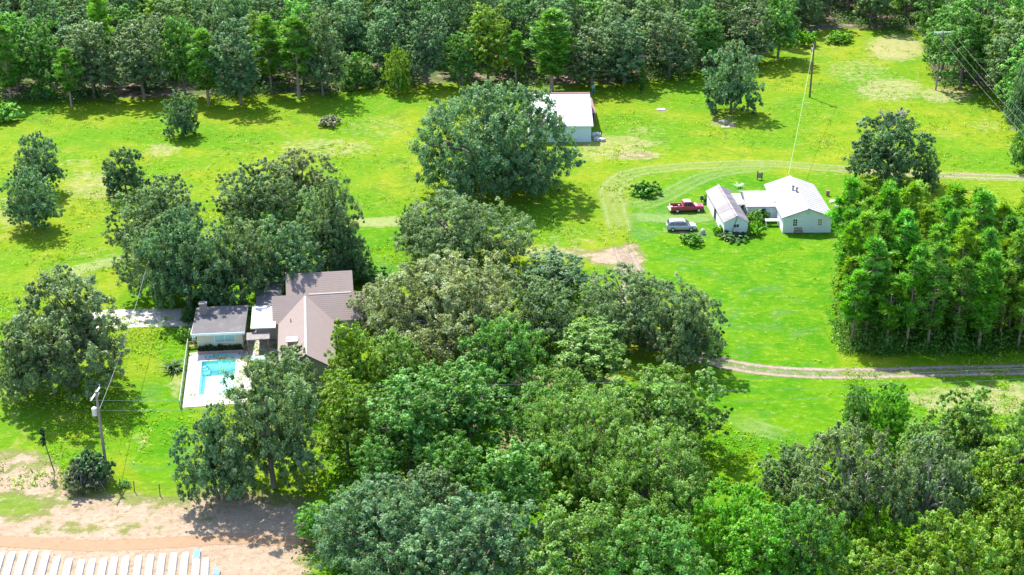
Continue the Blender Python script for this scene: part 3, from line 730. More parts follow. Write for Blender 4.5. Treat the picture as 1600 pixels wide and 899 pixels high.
def shingle_material():
    t = NT('brown asphalt shingles'); co = t.coord()
    n = t.noise(co, 1.2, 5, .7); w_ = t.N('TexWave', wave_type='BANDS', bands_direction='Y'); t.L(co, w_.inputs['Vector'])
    w_.inputs['Scale'].default_value = 1.1; w_.inputs['Distortion'].default_value = .6; w_.inputs['Detail'].default_value = 2
    c = t.mix(n, (.180, .142, .126), (.250, .203, .182))
    c = t.mix(t.math('MULTIPLY', w_.outputs['Fac'], .35), c, (0.15, 0.115, 0.111))
    c = t.mix(t.math('MULTIPLY', t.step(t.noise(co, .35, 4, .6), .5, .7), .5), c, (.21, .175, .165))
    t.bump(w_.outputs['Fac'], .3, .03)
    return t.base(c, .9, .15)
M_SHINGLE = shingle_material()
def water_material():
    t = NT('clear pool water'); co = t.coord()
    tr = t.N('BsdfTransparent'); tr.inputs[0].default_value = (.72, .975, .985, 1)
    gl = t.N('BsdfGlossy'); gl.inputs['Roughness'].default_value = .04
    bp = t.N('Bump'); bp.inputs['Strength'].default_value = .15; bp.inputs['Distance'].default_value = .05; t.L(t.noise(co, 2.2, 3), bp.inputs['Height']); t.L(bp.outputs[0], gl.inputs['Normal'])
    fr = t.N('Fresnel'); fr.inputs[0].default_value = 1.33
    mx = t.N('MixShader'); t.L(fr.outputs[0], mx.inputs[0]); t.L(tr.outputs[0], mx.inputs[1]); t.L(gl.outputs[0], mx.inputs[2]); t.L(mx.outputs[0], t.out.inputs[0])
    return t.m
M_WATER = water_material()

def gable(x0, x1, y0, y1, ze, zr, axis, b_roof, b_wall=None, ov=.35, t=.14, wall_in=.35):
    """gable roof slabs over a rectangle of eaves; axis = ridge direction"""
    if axis == 'y':
        xm = (x0 + x1) / 2
        b_roof.slab((x0, y0, ze), (xm, y0, zr), (xm, y1, zr), (x0, y1, ze), t)
        b_roof.slab((xm, y0, zr), (x1, y0, ze), (x1, y1, ze), (xm, y1, zr), t)
        if b_wall:
            a, b = x0 + wall_in, x1 - wall_in; s = (zr - ze) / (xm - x0); zc = ze + s * wall_in - t - .01
            for yy0, yy1 in ((y0 + ov, y0 + ov + .2), (y1 - ov - .2, y1 - ov)):
                p = [(a, 0), (b, 0), (b, zc), (xm, zr - t - .02), (a, zc)]
                b_wall.loft([[(q[0], yy0, q[1]) for q in p], [(q[0], yy1, q[1]) for q in p]])
            b_wall.box(a, a + .2, y0 + ov + .2, y1 - ov - .2, 0, zc - .01); b_wall.box(b - .2, b, y0 + ov + .2, y1 - ov - .2, 0, zc - .01)
    else:
        ym = (y0 + y1) / 2
        b_roof.slab((x0, y0, ze), (x1, y0, ze), (x1, ym, zr), (x0, ym, zr), t)
        b_roof.slab((x0, ym, zr), (x1, ym, zr), (x1, y1, ze), (x0, y1, ze), t)
        if b_wall:
            a, b = y0 + wall_in, y1 - wall_in; s = (zr - ze) / (ym - y0); zc = ze + s * wall_in - t - .01
            for xx0, xx1 in ((x0 + ov, x0 + ov + .2), (x1 - ov - .2, x1 - ov)):
                p = [(a, 0), (b, 0), (b, zc), (ym, zr - t - .02), (a, zc)]
                b_wall.loft([[(xx0, q[0], q[1]) for q in p], [(xx1, q[0], q[1]) for q in p]])
            b_wall.box(x0 + ov + .2, x1 - ov - .2, a, a + .2, 0, zc - .01); b_wall.box(x0 + ov + .2, x1 - ov - .2, b - .2, b, 0, zc - .01)

def window(parent, x0, x1, z0, z1, y, cols, rows, glass, frame=M_WHITE):
    """window in a wall facing -y at plane y: frame, panes"""
    f = MB(); fw = .07
    f.box(x0 - fw, x1 + fw, y - .05, y - .003, z1, z1 + fw); f.box(x0 - fw, x1 + fw, y - .08, y - .003, z0 - fw, z0)
    f.box(x0 - fw, x0, y - .05, y - .003, z0, z1); f.box(x1, x1 + fw, y - .05, y - .003, z0, z1)
    for i in range(1, cols): xm = x0 + (x1 - x0) * i / cols; f.box(xm - .025, xm + .025, y - .045, y - .006, z0, z1)
    for i in range(1, rows): zm = z0 + (z1 - z0) * i / rows; f.box(x0, x1, y - .04, y - .008, zm - .02, zm + .02)
    w_ = f.build('window', frame, parent)
    MB().box(x0, x1, y - .02, y - .004, z0, z1).build('pane', glass, w_)
    return w_

# ------------------------------------------------------------------ white cottage
rzc = .02
ct = empty('cottage', (42.0, 202.75, 0), rzc, 'white cottage with pale sheet roof and low side wing', 'house')
rb = MB(); wb = MB()
gable(-.45, 7.75, -.35, 14.8, 2.6, 4.1, 'y', rb, wb)
rb.build('roof', M_ROOFW, ct); wb.build('wall', M_SIDING, ct)
s = MB()                                                    # lapped siding boards on the gable end
for k in range(13): s.box(-.12, 7.42, -.022, -.002, .15 + k * .19, .15 + k * .19 + .165)
s.build('siding_boards', M_SIDING, ct)['kind'] = 'stuff'
b = MB()                                                    # seams between the roof sheets
for k in range(13):
    yy = .6 + k * 1.12
    for sx in (-1, 1):
        xm, xe = 3.65, 3.65 + sx * 4.1
        b.slab((min(xm, xe), yy, 4.1 + .03 if xm < xe else 2.63), (max(xm, xe), yy, 2.63 if xm < xe else 4.13), (max(xm, xe), yy + .06, 2.63 if xm < xe else 4.13), (min(xm, xe), yy + .06, 4.13 if xm < xe else 2.63), .03)
b.box(3.5, 3.8, -.35, 14.8, 4.06, 4.14)
b.build('roof_seams', M_ROOFW, ct)['kind'] = 'stuff'
def czz(v): return height_at(202.75, v)
window(ct, 1.42, 2.05, 1.15, 2.25, -.02, 2, 3, M_DARKGLASS)
window(ct, 5.25, 5.9, 1.2, 2.3, -.02, 2, 3, simple('reddish curtained glass', (.30, .22, .20), .15, .6, var=.3, sc=4))
MB().box(3.4, 3.9, -.06, -.03, 3.05, 3.4).build('gable_vent', M_GREYMETAL, ct)
MB().box(-.45, 3.66, -.39, -.352, 2.40, 2.48).build('fascia', M_WHITE, ct)
wr = MB(); ww = MB()
gable(-5.0, 3.4, 5.2, 12.6, 2.35, 3.62, 'x', wr, ww)
wr.build('wing_roof', M_ROOFW, ct); ww.build('wing_wall', M_SIDING, ct)
window(ct, -2.6, -1.9, 1.0, 1.9, 5.545, 1, 2, M_DARKGLASS)
po = MB(); po.slab((-7.2, 6.4, 2.3), (-4.98, 6.3, 2.36), (-4.98, 11.2, 2.46), (-7.2, 11.2, 2.4), .1)
for px, py in ((-7.1, 6.6), (-5.1, 6.5), (-7.1, 11), ): po.tube([(px, py, 0), (px, py, 2.25)], .06, 6)
po.build('porch_roof', simple('grey porch roof', (.27, .26, .29), .7, .3, var=.12), ct)
for q, (vx, vy) in enumerate(((2.95, 8.6), (3.3, 7.4))):
    v = MB(); z0 = 4.1 - abs(vx - 3.65) * .366 - .1
    v.tube([(vx, vy, z0), (vx, vy, z0 + .75)], .14, 8); v.tube([(vx, vy, z0 + .75), (vx, vy, z0 + .95)], [.24, .2], 8)
    v.build('vent_pipe', simple('dark vent metal %d' % q, (.20, .19, .21), .6, .3), ct)

# ------------------------------------------------------------------ tin roofed shed
sh = empty('shed', (32.55, 201.6, 0), .068, 'narrow shed with weathered tin roof beside the cottage', 'shed')
wb = MB(); dummy = MB()
gable(-.15, 3.95, -.25, 14.0, 2.2, 3.2, 'y', dummy, wb, ov=.2, wall_in=.22, t=.06)
wb.build('wall', M_SIDING, sh)
xm = 1.9; nsheet = 12; dl = 14.25 / nsheet
pr = []
for sx in (-1, 1):
    m_ = MB(); n = 9
    for j in range(n):                                        # corrugated sheet, ribs as real folds
        y0 = dl * j / n; y1 = dl * (j + .5) / n; y2 = dl * (j + 1) / n; xe = xm + sx * 2.05
        for (ya, za), (yb, zb_) in (((y0, 0), (y1, .035)), ((y1, .035), (y2, 0))):
            q = [(xm, ya, 3.22 + za), (xe, ya, 2.2 + za), (xe, yb, 2.2 + zb_), (xm, yb, 3.22 + zb_)]
            m_.quad(*(q if sx < 0 else q[::-1]))
    pr.append((m_.mesh('roof_sheet', M_SHEDROOF), m_.mesh('roof_sheet', M_SHEDROOF2)))
rs = random.Random(3)
for side in (0, 1):
    for k in range(nsheet):
        o = link('roof_sheet', pr[side][0 if rs.random() < (.35 if side == 0 else .8) else 1], sh); o.location = (0, -.25 + k * dl, rs.uniform(0, .03))
MB().box(xm - .16, xm + .16, -.27, 14.02, 3.20, 3.29).build('ridge_cap', M_SHEDROOF, sh)
window(sh, 1.5, 2.35, 1.35, 1.85, -.053, 2, 1, M_DARKGLASS, M_WHITE)
MB().box(-.005 + .05, .065, 6.0, 7.6, .1, 1.9).build('opening_shade', M_DARK, sh)  # dark panel on the wall, painting the shade of an open side
tag(MB().tube([(33.6, 201.2, 0), (34.5, 201.45, 3.0)], .05, 6).build('pole', M_DARKPOLE), 'dark pole leaning on the shed gable', 'pole')

# ------------------------------------------------------------------ white barn
bn = empty('barn', (2.9, 247.6, 0), .02, 'long low barn with bright white roof behind the huge live oak', 'barn')
rb = MB(); wb = MB()
gable(-.1, 12.0, -.35, 21.0, 3.25, 6.3, 'x', rb, wb, t=.16)
rb.build('roof', M_BARNROOF, bn); wb.build('wall', M_BARNWALL, bn)
r_ = MB()
for k in range(20): r_.box(.35 + k * .58, .39 + k * .58, -.035, -.003, .1, 3.05)
r_.build('siding_ribs', M_BARNWALL, bn)['kind'] = 'stuff'
MB().box(-.15, 12.05, 10.2, 10.6, 6.22, 6.40).build('ridge_cap', M_PURPLE, bn)
MB().box(-.1, 12.0, -.40, -.352, 3.02, 3.22).build('fascia', M_WHITE, bn)
le = MB(); le.slab((11.9, 9.5, 2.9), (13.2, 9.5, 2.5), (13.2, 20, 2.5), (11.9, 20, 2.9), .1); le.box(12.9, 13.05, 9.7, 19.8, 0, 2.45)
le.build('lean_to', M_PURPLE, bn)
for k, (u, v, h_) in enumerate(((932, 214, .9), (938, 220, .7))):
    p = G(u, v); o = empty('scrap_pile', p, .4 * k, 'pale scrap heap at the right front corner of the barn' if k == 0 else 'smaller pale scrap heap nearer the camera beside the barn', 'scrap')
    rr = random.Random(k)
    for q in range(5):
        m_ = MB(); x, y = rr.uniform(-.6, .6), rr.uniform(-.6, .6); m_.bbox(x - .5, x + .4, y - .3, y + .35, 0, h_ * rr.uniform(.5, 1), .08); m_.build('scrap_piece', [M_JUNK, M_GREYMETAL][q % 2], o)
p = G(927, 147)
tk = empty('tank_stand', p, 0, 'small turquoise tank on a stand behind the barn corner', 'tank')
m_ = MB()
for sx in (-.6, .6):
    for sy in (-.6, .6): m_.tube([(sx, sy, 0), (sx * .6, sy * .6, 2.4)], .06, 5)
m_.build('stand', M_TURQ, tk); MB().tube([(0, 0, 2.4), (0, 0, 2.45), (0, 0, 3.5), (0, 0, 3.8)], [.3, .75, .75, .2], 12).build('tank', M_TURQ, tk); tk.scale = (.5, .5, .5)

# ------------------------------------------------------------------ brown roofed house
hs = empty('house', (-27.1, 168.0, 0), math.radians(8.0), 'brown shingled house with crossing gables beside the pool', 'house')
rb = MB(); wb = MB()
gable(-3.55, 3.55, -17.6, .4, 3.0, 5.18, 'y', rb, wb)
rb.build('wing_roof', M_SHINGLE, hs); wb.build('wing_wall', M_TAN, hs)
rb = MB(); wb = MB()
gable(-4.3, 7.9, -4.0, 4.0, 3.0, 5.22, 'x', rb, wb)
rb.build('roof', M_SHINGLE, hs); wb.build('wall', M_TAN, hs)
rb = MB(); wb = MB()
gable(-2.6, 6.4, 3.6, 12.0, 2.95, 4.95, 'x', rb, wb)
rb.build('rear_roof', M_SHINGLE, hs); wb.build('rear_wall', M_TAN, hs)
lf = MB(); lf.slab((-6.6, -2.5, 2.75), (-3.6, -2.5, 2.9), (-3.0, 9.5, 3.2), (-6.6, 9.5, 2.9), .18); lf.build('side_roof', M_FLATROOF, hs)
lw = MB(); lw.box(-6.3, -3.9, -2.2, 9.2, 0, 2.6); lw.build('side_wall', M_TAN, hs)
rc = MB(); rc.slab((-.13, -17.62, 5.175), (0, -17.62, 5.25), (0, -.6, 5.25), (-.13, -.6, 5.175), .03); rc.slab((0, -17.62, 5.25), (.13, -17.62, 5.175), (.13, -.6, 5.175), (0, -.6, 5.25), .03)
rc.build('ridge_cap', simple('pale ridge cap', (0.42, 0.378, 0.347), .8, .2), hs)
rc = MB(); rc.slab((.5, -.14, 5.20), (6.0, -.14, 5.20), (6.0, .02, 5.28), (.5, .02, 5.28), .03); rc.build('ridge_cap', simple('pale pink ridge cap', (0.399, 0.347, 0.315), .8, .2), hs)
cw = MB(); cw.box(-2.25, -1.15, -12.9, -12.0, 3.6, 4.75); cw.build('roof_vent', M_BROWN, hs)
cw = MB(); cw.slab((-2.4, -13.0, 4.8), (-1.0, -13.0, 4.8), (-1.0, -11.9, 4.95), (-2.4, -11.9, 4.95), .1); cw.build('vent_cover', M_JUNK, hs)
cw = MB(); cw.slab((-2.6, -15.6, 4.15), (-.5, -15.6, 5.0), (-.5, -13.9, 5.1), (-2.6, -13.9, 4.35), .1); cw.box(-2.4, -.6, -15.5, -14.0, 3.6, 4.1); cw.build('dormer', M_SHINGLE, hs)
cw = MB(); cw.tube([(-1.9, -5.6, 3.9), (-1.9, -5.6, 4.45)], .07, 6); cw.build('vent_pipe', M_BROWN, hs)
tag(MB().slab((-33.35, 161.9, 3.22), (-30.2, 162.2, 3.22), (-31.15, 168.9, 3.30), (-34.2, 168.4, 3.30), .16).build('flat_roof', simple('white membrane', (0.425, 0.425, 0.43), .5, .3, var=.03)), 'bright white flat roof joining the pool house and brown house', 'roof')
pt = empty('patio_cover', (-33.4, 157.9, 0), math.radians(8.5), 'grey weathered patio cover with dark space under it', 'patio cover')
m_ = MB(); m_.slab((.1, 2.2, 2.45), (3.0, 2.2, 2.45), (3.0, 4.0, 2.6), (.1, 4.0, 2.6), .12); m_.build('roof', M_STONE, pt)
for px in (.25, 2.8): MB().tube([(px, 2.4, 0), (px, 2.4, 2.4)], .08, 6).build('post', M_BROWN, pt)
m_ = MB(); m_.bbox(.6, 2.6, .3, 1.6, 0, .8, .1); tag(m_.build('covered_table', simple('blue grey tarp', (.22, .26, .36), .7, .3)), 'low table under blue grey cover outside the brown house', 'table').matrix_world = pt.matrix_world.copy()
bpy.data.objects['covered_table'].location = (-33.4, 157.2, 0); bpy.data.objects['covered_table'].rotation_euler = (0, 0, math.radians(8.5))

# ------------------------------------------------------------------ pool house
ph = empty('pool_house', (-40.3, 161.85, 0), math.radians(5.8), 'cream flat roofed pool house with one wide window', 'house')
m_ = MB(); m_.slab((-.55, -1.0, 2.86), (6.2, -1.0, 2.86), (6.2, 6.4, 3.3), (-.55, 6.4, 3.3), .16); m_.build('roof', M_FLATROOF, ph)
m_ = MB(); m_.box(-.58, 6.22, -1.06, -1.003, 2.62, 2.92); m_.box(-.6, -.553, -1.0, 6.4, 2.66, 2.9); m_.build('fascia', simple('grey white fascia', (.66, .68, .66), .6, .3), ph)
m_ = MB(); m_.box(0, 5.75, 0, .25, 0, 2.70); m_.box(0, .25, .25, 6, 0, 2.7); m_.box(5.5, 5.75, .25, 6, 0, 2.7); m_.build('wall', M_CREAM, ph)
window(ph, 2.25, 4.75, 1.2, 2.2, -.003, 2, 1, M_CURTAIN)
c = MB(); c.box(.1, 1.0, 4.2, 5.0, 3.0, 4.6).build('chimney', simple('pinkish chimney masonry', (.27, .22, .20), .9, .1, var=.15), ph)
MB().box(.02, 1.08, 4.12, 5.08, 4.6, 4.72).build('chimney_cap', M_STONE, bpy.data.objects['chimney'])
pl = empty('brick_planter', (-40.3, 161.85, 0), math.radians(5.8), 'low brick planter below the pool house window wall', 'planter')
rr = random.Random(4); bricks = MB()
for row in range(3):
    for k in range(22):
        x = .02 + k * .26 + (.13 if row % 2 else 0); bricks.box(x, x + .24, -1.05 - rr.uniform(0, .015), -.86, .02 + row * .115, .125 + row * .115)
bricks.build('brick_courses', simple('weathered brick', (.46, .30, .27), .9, .1, var=.35, sc=6), pl)['kind'] = 'stuff'
MB().box(.02, 5.7, -.86, -.02, 0, .33).build('soil', simple('dark soil', (.10, .075, .05), .95, .05), pl)
for k in range(9):
    lp = Matrix.Rotation(math.radians(5.8), 4, 'Z') @ Vector((.35 + k * .62, -.45, .3)) + Vector((-40.3, 161.85, 0))
    plant('shrub', lp, .45, rr.uniform(.55, .85), (.045, .11, .035), 'low dark plant in the brick planter', 'plants in the brick planter', name='planter_plant', cat='plant', rnd=rr)

# ------------------------------------------------------------------ swimming pool, deck, drive
def at_pool(name, mb, mat, parent=None, **kw):
    o = mb.build(name, mat, parent)
    if parent is None: o.location = POOL_O; o.rotation_euler = (0, 0, ROT)
    return o
PX0, PX1, PY0, PY1 = -2.2, 2.05, -4.5, 4.55
dk = MB()
dk.box(-3.9, PX0, -7.3, 7.25, -.1, .06); dk.box(PX1, 2.75, -7.3, 7.25, -.1, .06); dk.box(PX0, PX1, -7.3, PY0, -.1, .06); dk.box(PX0, PX1, PY1, 7.25, -.1, .06)
tag(at_pool('pool_deck', dk, simple('bright pool deck', (0.435, 0.403, 0.384), .8, .2, var=.10, sc=.9, c2=(0.307, 0.275, 0.256), thr=(.55, .8))), 'bright concrete deck round the pool', kind='structure')
tag(at_pool('patio', MB().box(4.202, 8.6, -.5, 13.0, -.1, .045), M_CONC), 'grey patio between the path and the brown house', kind='structure')
tag(at_pool('path', MB().box(2.752, 4.2, -7.0, 12.5, -.1, .05), M_CONC), 'grey concrete path right of the pool', kind='structure')
sp = empty('swimming_pool', POOL_O, ROT, 'rectangular turquoise swimming pool with pale floor', 'pool')
ba = MB(); D = -1.5
ba.quad((PX0, PY0, D), (PX1, PY0, D), (PX1, PY1, D), (PX0, PY1, D))
for a, b_ in (((PX0, PY0), (PX1, PY0)), ((PX1, PY0), (PX1, PY1)), ((PX1, PY1), (PX0, PY1)), ((PX0, PY1), (PX0, PY0))):
    ba.quad((*a, D), (*b_, D), (*b_, -.22), (*a, -.22))
ba.build('basin', M_POOLWALL, sp)
tl = MB()
for x0, x1, y0, y1 in ((PX0, PX1, PY0, PY0 + .02), (PX0, PX1, PY1 - .02, PY1), (PX0, PX0 + .02, PY0 + .02, PY1 - .02), (PX1 - .02, PX1, PY0 + .02, PY1 - .02)): tl.box(x0, x1, y0, y1, -.30, .05)
tl.build('tile_band', M_POOLTILE, sp)
cp = MB()
for x0, x1, y0, y1 in ((PX0 - .3, PX1 + .3, PY0 - .3, PY0), (PX0 - .3, PX1 + .3, PY1, PY1 + .3), (PX0 - .3, PX0, PY0, PY1), (PX1, PX1 + .3, PY0, PY1)): cp.box(x0, x1, y0, y1, .062, .10)
cp.build('coping', simple('white coping', (0.48, 0.468, 0.444), .7, .3, var=.06), sp)
st = MB()
for k in range(3): st.box(PX0 + .03, PX0 + .9 - k * .2, PY1 - .9 + k * .2, PY1 - .03, -1.45, -.95 + k * .27)
st.build('step', M_POOLWALL, sp)
ar = MB(); n = 14
pts = [(-1.5 + 3.2 * k / n, 5.75 + .45 * max(0, math.sin(math.pi * (k / n - .2) / .6)) if .2 < k / n < .8 else 5.75, .10) for k in range(n + 1)]
ar.tube(pts, .11, 6); ar.build('curved_ledge', M_POOLTILE, sp)
MB().quad((PX0 + .021, PY0 + .021, -.14), (PX1 - .021, PY0 + .021, -.14), (PX1 - .021, PY1 - .021, -.14), (PX0 + .021, PY1 - .021, -.14)).build('water', M_WATER, sp)
fe = empty('pool_fence', POOL_O, ROT, 'low algae stained rail fence along the left side of the pool deck', 'fence')
for k in range(9):
    y = -7.4 + k * 2.1; MB().box(-4.2, -4.1, y, y + .1, 0, 1.05).build('post', M_GREENWHITE, fe)
for z in (.25, .95): MB().box(-4.19, -4.12, -7.4, 9.5, z, z + .08).build('rail', M_GREENWHITE, fe)
m_ = MB()
for k in range(84): m_.box(-4.17, -4.14, -7.3 + k * .2, -7.24 + k * .2, .33, .95)
m_.build('pickets', M_GREENWHITE, fe)['kind'] = 'stuff'
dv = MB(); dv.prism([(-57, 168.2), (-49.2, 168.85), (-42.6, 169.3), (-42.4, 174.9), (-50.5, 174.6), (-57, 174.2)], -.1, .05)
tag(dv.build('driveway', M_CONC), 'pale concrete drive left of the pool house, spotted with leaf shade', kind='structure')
for k, (u, v, h_, t_) in enumerate(((298, 524, 1.3, 'white garden statue at the left wall of the pool house'), (303, 531, 1.0, 'lower white garden urn beside the statue at the pool house'))):
    p = G(u, v + 4); o = empty('garden_statue' if k == 0 else 'garden_urn', p, 0, t_, 'statue' if k == 0 else 'urn')
    MB().bbox(-.25, .25, -.25, .25, 0, .35, .04).build('pedestal', M_JUNK, o)
    MB().tube([(0, 0, .34), (0, 0, .6), (.03, 0, h_ * .7), (0, 0, h_ * .85), (0, 0, h_), (0, 0, h_ + .12)], [.2, .16, .24, .1, .13, .03], 10).build('figure' if k == 0 else 'bowl', M_WHITE, o)
p = G(299, 545); o = empty('garden_arch', p, ROT, 'small weathered arch at the pool fence corner', 'arch')
MB().tube([(-.6, 0, 0), (-.6, 0, .5), (-.35, 0, .85), (0, 0, 1.0), (.35, 0, .85), (.6, 0, .5), (.6, 0, 0)], .07, 6).build('hoop', M_BROWN, o)
MB().box(-.55, .55, -.2, .2, .3, .38).build('seat', M_BROWN, o)

# ------------------------------------------------------------------ spiky plants
def spiky(name, loc, R, H, n, col, label, cat='plant', seed=0, wd=.16):
    o = empty(name, loc, 0, label, cat); rr = random.Random(seed)
    ms = []
    for q in range(4):
        m_ = MB(); k = 6; dr = .55 + .25 * q
        P = [Vector((R * (i / k), 0, H * (1.5 * (i / k) - dr * (i / k) ** 2 * 1.3) + .1)) for i in range(k + 1)]
        for i in range(k):
            a, b_ = wd * (1 - (i / k) ** 2) + .01, wd * (1 - ((i + 1) / k) ** 2) + .01
            m_.quad(P[i] + Vector((0, -a, 0)), P[i] + Vector((0, a, 0)), P[i + 1] + Vector((0, b_, 0)), P[i + 1] + Vector((0, -b_, 0)))
        me = m_.mesh('frond', FOL); at = me.attributes.new('var', 'FLOAT', 'FACE'); at.data.foreach_set('value', [.45 + .04 * i for i in range(len(me.polygons))]); ms.append(me)
    for k in range(n):
        f = link('frond', ms[k % 4], o); f.rotation_euler = (rr.uniform(-.4, .4), rr.uniform(-.5, .35), k * 2.4); s_ = rr.uniform(.75, 1.1); f.scale = (s_, s_, s_); f.color = (*[c * rr.uniform(.8, 1.2) for c in col], 1)
    return o
spiky('palm_shrub', G(270, 578), 1.9, 1.3, 42, (.06, .13, .045), 'spiky fan palm bush left of the pool fence', 'palm', 1)
spiky('palm_shrub', G(597, 447), 2.6, 2.2, 30, (.05, .16, .04), 'arching palm at the back right corner of the brown roof', 'palm', 2)
spiky('agave', G(1154, 293), 1.0, .9, 22, (.55, .60, .50), 'pale spiky plant at the far end of the shed', 'plant', 3, .08)

# ------------------------------------------------------------------ shrubs
def shrub(u, v, wpx, hpx, col, label, group=None, **kw):
    p = G(u, v); s_ = scale_at(p.y)
    col = tuple(min(.4, q * 1.35) for q in col)
    return plant('shrub', p, wpx / 2 / s_, hpx / s_ / .95, col, label, group, cat='shrub', **kw)
shrub(1008, 304, 50, 22, (.07, .20, .02), 'round green bush inside the mown loop')
shrub(1082, 381, 38, 16, (.07, .21, .02), 'bright bush in front of the silver vehicle')
shrub(1178, 352, 30, 24, OLIVE, 'olive shrub in the corner between shed and cottage')
shrub(1165, 330, 26, 16, OLIVE, 'small shrub below the porch roof of the cottage')
shrub(1193, 344, 26, 20, (.06, .19, .03), 'dark green shrub under the wing wall of the cottage')
shrub(1180, 366, 30, 20, BRIGHT, 'bright weeds at the near right corner of the shed')
shrub(1122, 366, 20, 14, BRIGHT, 'weeds at the near left corner of the shed')
shrub(1146, 372, 50, 10, (.05, .13, .03), 'weeds along the shed gable')
shrub(1104, 318, 16, 16, (.12, .22, .07), 'pale green shrub at the bonnet of the red pickup')
shrub(1296, 356, 26, 20, BRIGHT, 'bright shrub at the right corner of the cottage')
shrub(515, 196, 40, 14, (.16, .17, .12), 'greyish brush heap in the left meadow')
shrub(297, 505, 34, 28, (.05, .13, .03), 'dark bush at the pool house corner by the drive')
shrub(288, 532, 26, 22, OLIVE, 'olive bush left of the white statue')
shrub(575, 436, 60, 24, (.06, .19, .02), 'bright bush behind the brown roof')
shrub(260, 478, 40, 20, BRIGHT, 'sunlit bush above the concrete drive')
shrub(330, 472, 60, 22, (.05, .17, .02), 'bright bush behind the pool house')
shrub(1255, 72, 40, 26, BRIGHT, 'bright bush at the foot of the far wood, right meadow')
shrub(1310, 66, 50, 16, BRIGHT, 'weedy bush at the head of the right meadow')
shrub(65, 152, 50, 20, MIDGREEN, 'bush under the left pines')
shrub(5, 190, 60, 30, MIDGREEN, 'bush cut by the left edge below the pines')
shrub(195, 760, 0.1 + 20, 10, MIDGREEN, 'weed tuft at the wire fence')
# vine and cane bush at the pole foot
p = G(140, 758); o = empty('cane_bush', p, 0, 'arching purple grey cane bush with leafy top at the pole foot', 'shrub')
rr = random.Random(9); m_ = MB()
for k in range(90):
    a = rr.uniform(0, 6.28); L = rr.uniform(.9, 2.3); hh = rr.uniform(1.4, 3.1); sx = 1.25 if math.cos(a) < 0 else 1
    q = Vector((math.cos(a) * L * sx, math.sin(a) * L * .9, 0)); s0 = Vector((rr.uniform(-.5, .5), rr.uniform(-.4, .4), 0))
    m_.tube([s0, s0 + q * .3 + Vector((0, 0, hh * .8)), s0 + q * .65 + Vector((0, 0, hh)), s0 + q + Vector((0, 0, hh * .45)), s0 + q * 1.12 + Vector((0, 0, hh * .1))], [.035, .03, .025, .02, .01], 3, False)
m_.build('cane', M_CANE, o)['kind'] = 'stuff'
cm, _ = crown(2.0, 1.2, 3.7, 22, 9, 26, .17, 77, lobe=.34); f = link('foliage', cm, o); f.color = (.07, .17, .06, 1); f.location = (.5, .4, 0)
cm, _ = crown(2.7, .1, 3.0, 36, 10, 26, .13, 78, lobe=.30); f = link('foliage', cm, o); f.color = (.10, .135, .075, 1)

# ------------------------------------------------------------------ vehicles
def wheel(parent, x, y, r=.36, wd=.24, rim=M_RIM):
    t_ = MB(); n = 16
    secs = []
    for (yy, rr_) in ((-wd / 2, r * .66), (-wd / 2, r * .93), (-wd / 2 + .04, r), (wd / 2 - .04, r), (wd / 2, r * .93), (wd / 2, r * .66)):
        secs.append([(x + rr_ * math.cos(6.2832 * k / n), y + yy, r + rr_ * math.sin(6.2832 * k / n)) for k in range(n)])
    w_ = t_.loft(secs).build('wheel', M_BLACK, parent)
    s = 1 if y > 0 else -1; m_ = MB()
    m_.tube([(x, y + s * wd * .40, r), (x, y + s * (wd * .5 + .012), r)], [r * .62, r * .55], 12); m_.build('rim', rim, w_)
def body_loft(stations, b):
    secs = []
    for x, wd, zb, zm, zt in stations:
        secs.append([(x, -wd * .92, zb), (x, -wd, zb + .12), (x, -wd, zm), (x, -wd * .93, zt - .05), (x, -wd * .82, zt), (x, wd * .82, zt), (x, wd * .93, zt - .05), (x, wd, zm), (x, wd, zb + .12), (x, wd * .92, zb)])
    return b.loft(secs)
def cab_loft(stations, b):
    """x, half width low, half width high, z low, z high"""
    return b.loft([[(x, -wl_, zl), (x, -wh - (wl_ - wh) * .12, zh - .08), (x, -wh * .9, zh), (x, wh * .9, zh), (x, wh + (wl_ - wh) * .12, zh - .08), (x, wl_, zl)] for x, wl_, wh, zl, zh in stations])

p = G(1065, 361.5); sv = empty('parked_suv', (26.35, 204.1, 0), .03, 'silver estate vehicle with dark windows parked below the red pickup', 'car')
b = MB(); body_loft([(-2.32, .78, .45, .75, .98), (-2.22, .90, .32, .78, 1.05), (-1.2, .93, .26, .78, 1.06), (.6, .93, .26, .76, 1.04), (1.2, .92, .26, .74, 1.02), (1.9, .88, .28, .70, .94), (2.25, .78, .34, .62, .82), (2.36, .62, .42, .58, .70)], b)
b.build('body', M_SILVER, sv, True)
b = MB(); cab_loft([(-2.26, .80, .68, 1.02, 1.12), (-1.85, .85, .68, 1.02, 1.64), (-.9, .86, .70, 1.02, 1.70), (.2, .86, .69, 1.02, 1.66), (.55, .86, .67, 1.02, 1.52), (1.30, .84, .72, 1.0, 1.06)], b)
b.build('cabin', M_SILVER, sv, True)
for s_ in (-1, 1):
    for x0, x1, x2, x3 in ((-1.95, -1.72, -1.12, -1.15), (-1.05, -1.02, -.22, -.18), (-.12, -.12, .52, .92)):
        m_ = MB(); e = .012 * s_
        q = [(x0, s_ * .853 + e, 1.10), (x3, s_ * .856 + e, 1.10), (x2, s_ * .742 + e, 1.52), (x1, s_ * .742 + e, 1.52)]
        m_.add(q + [(a, bb - .02 * s_, c) for a, bb, c in q], [(0, 1, 2, 3), (7, 6, 5, 4), (0, 4, 5, 1), (1, 5, 6, 2), (2, 6, 7, 3), (3, 7, 4, 0)]); m_.build('side_window', M_DARKGLASS, sv)
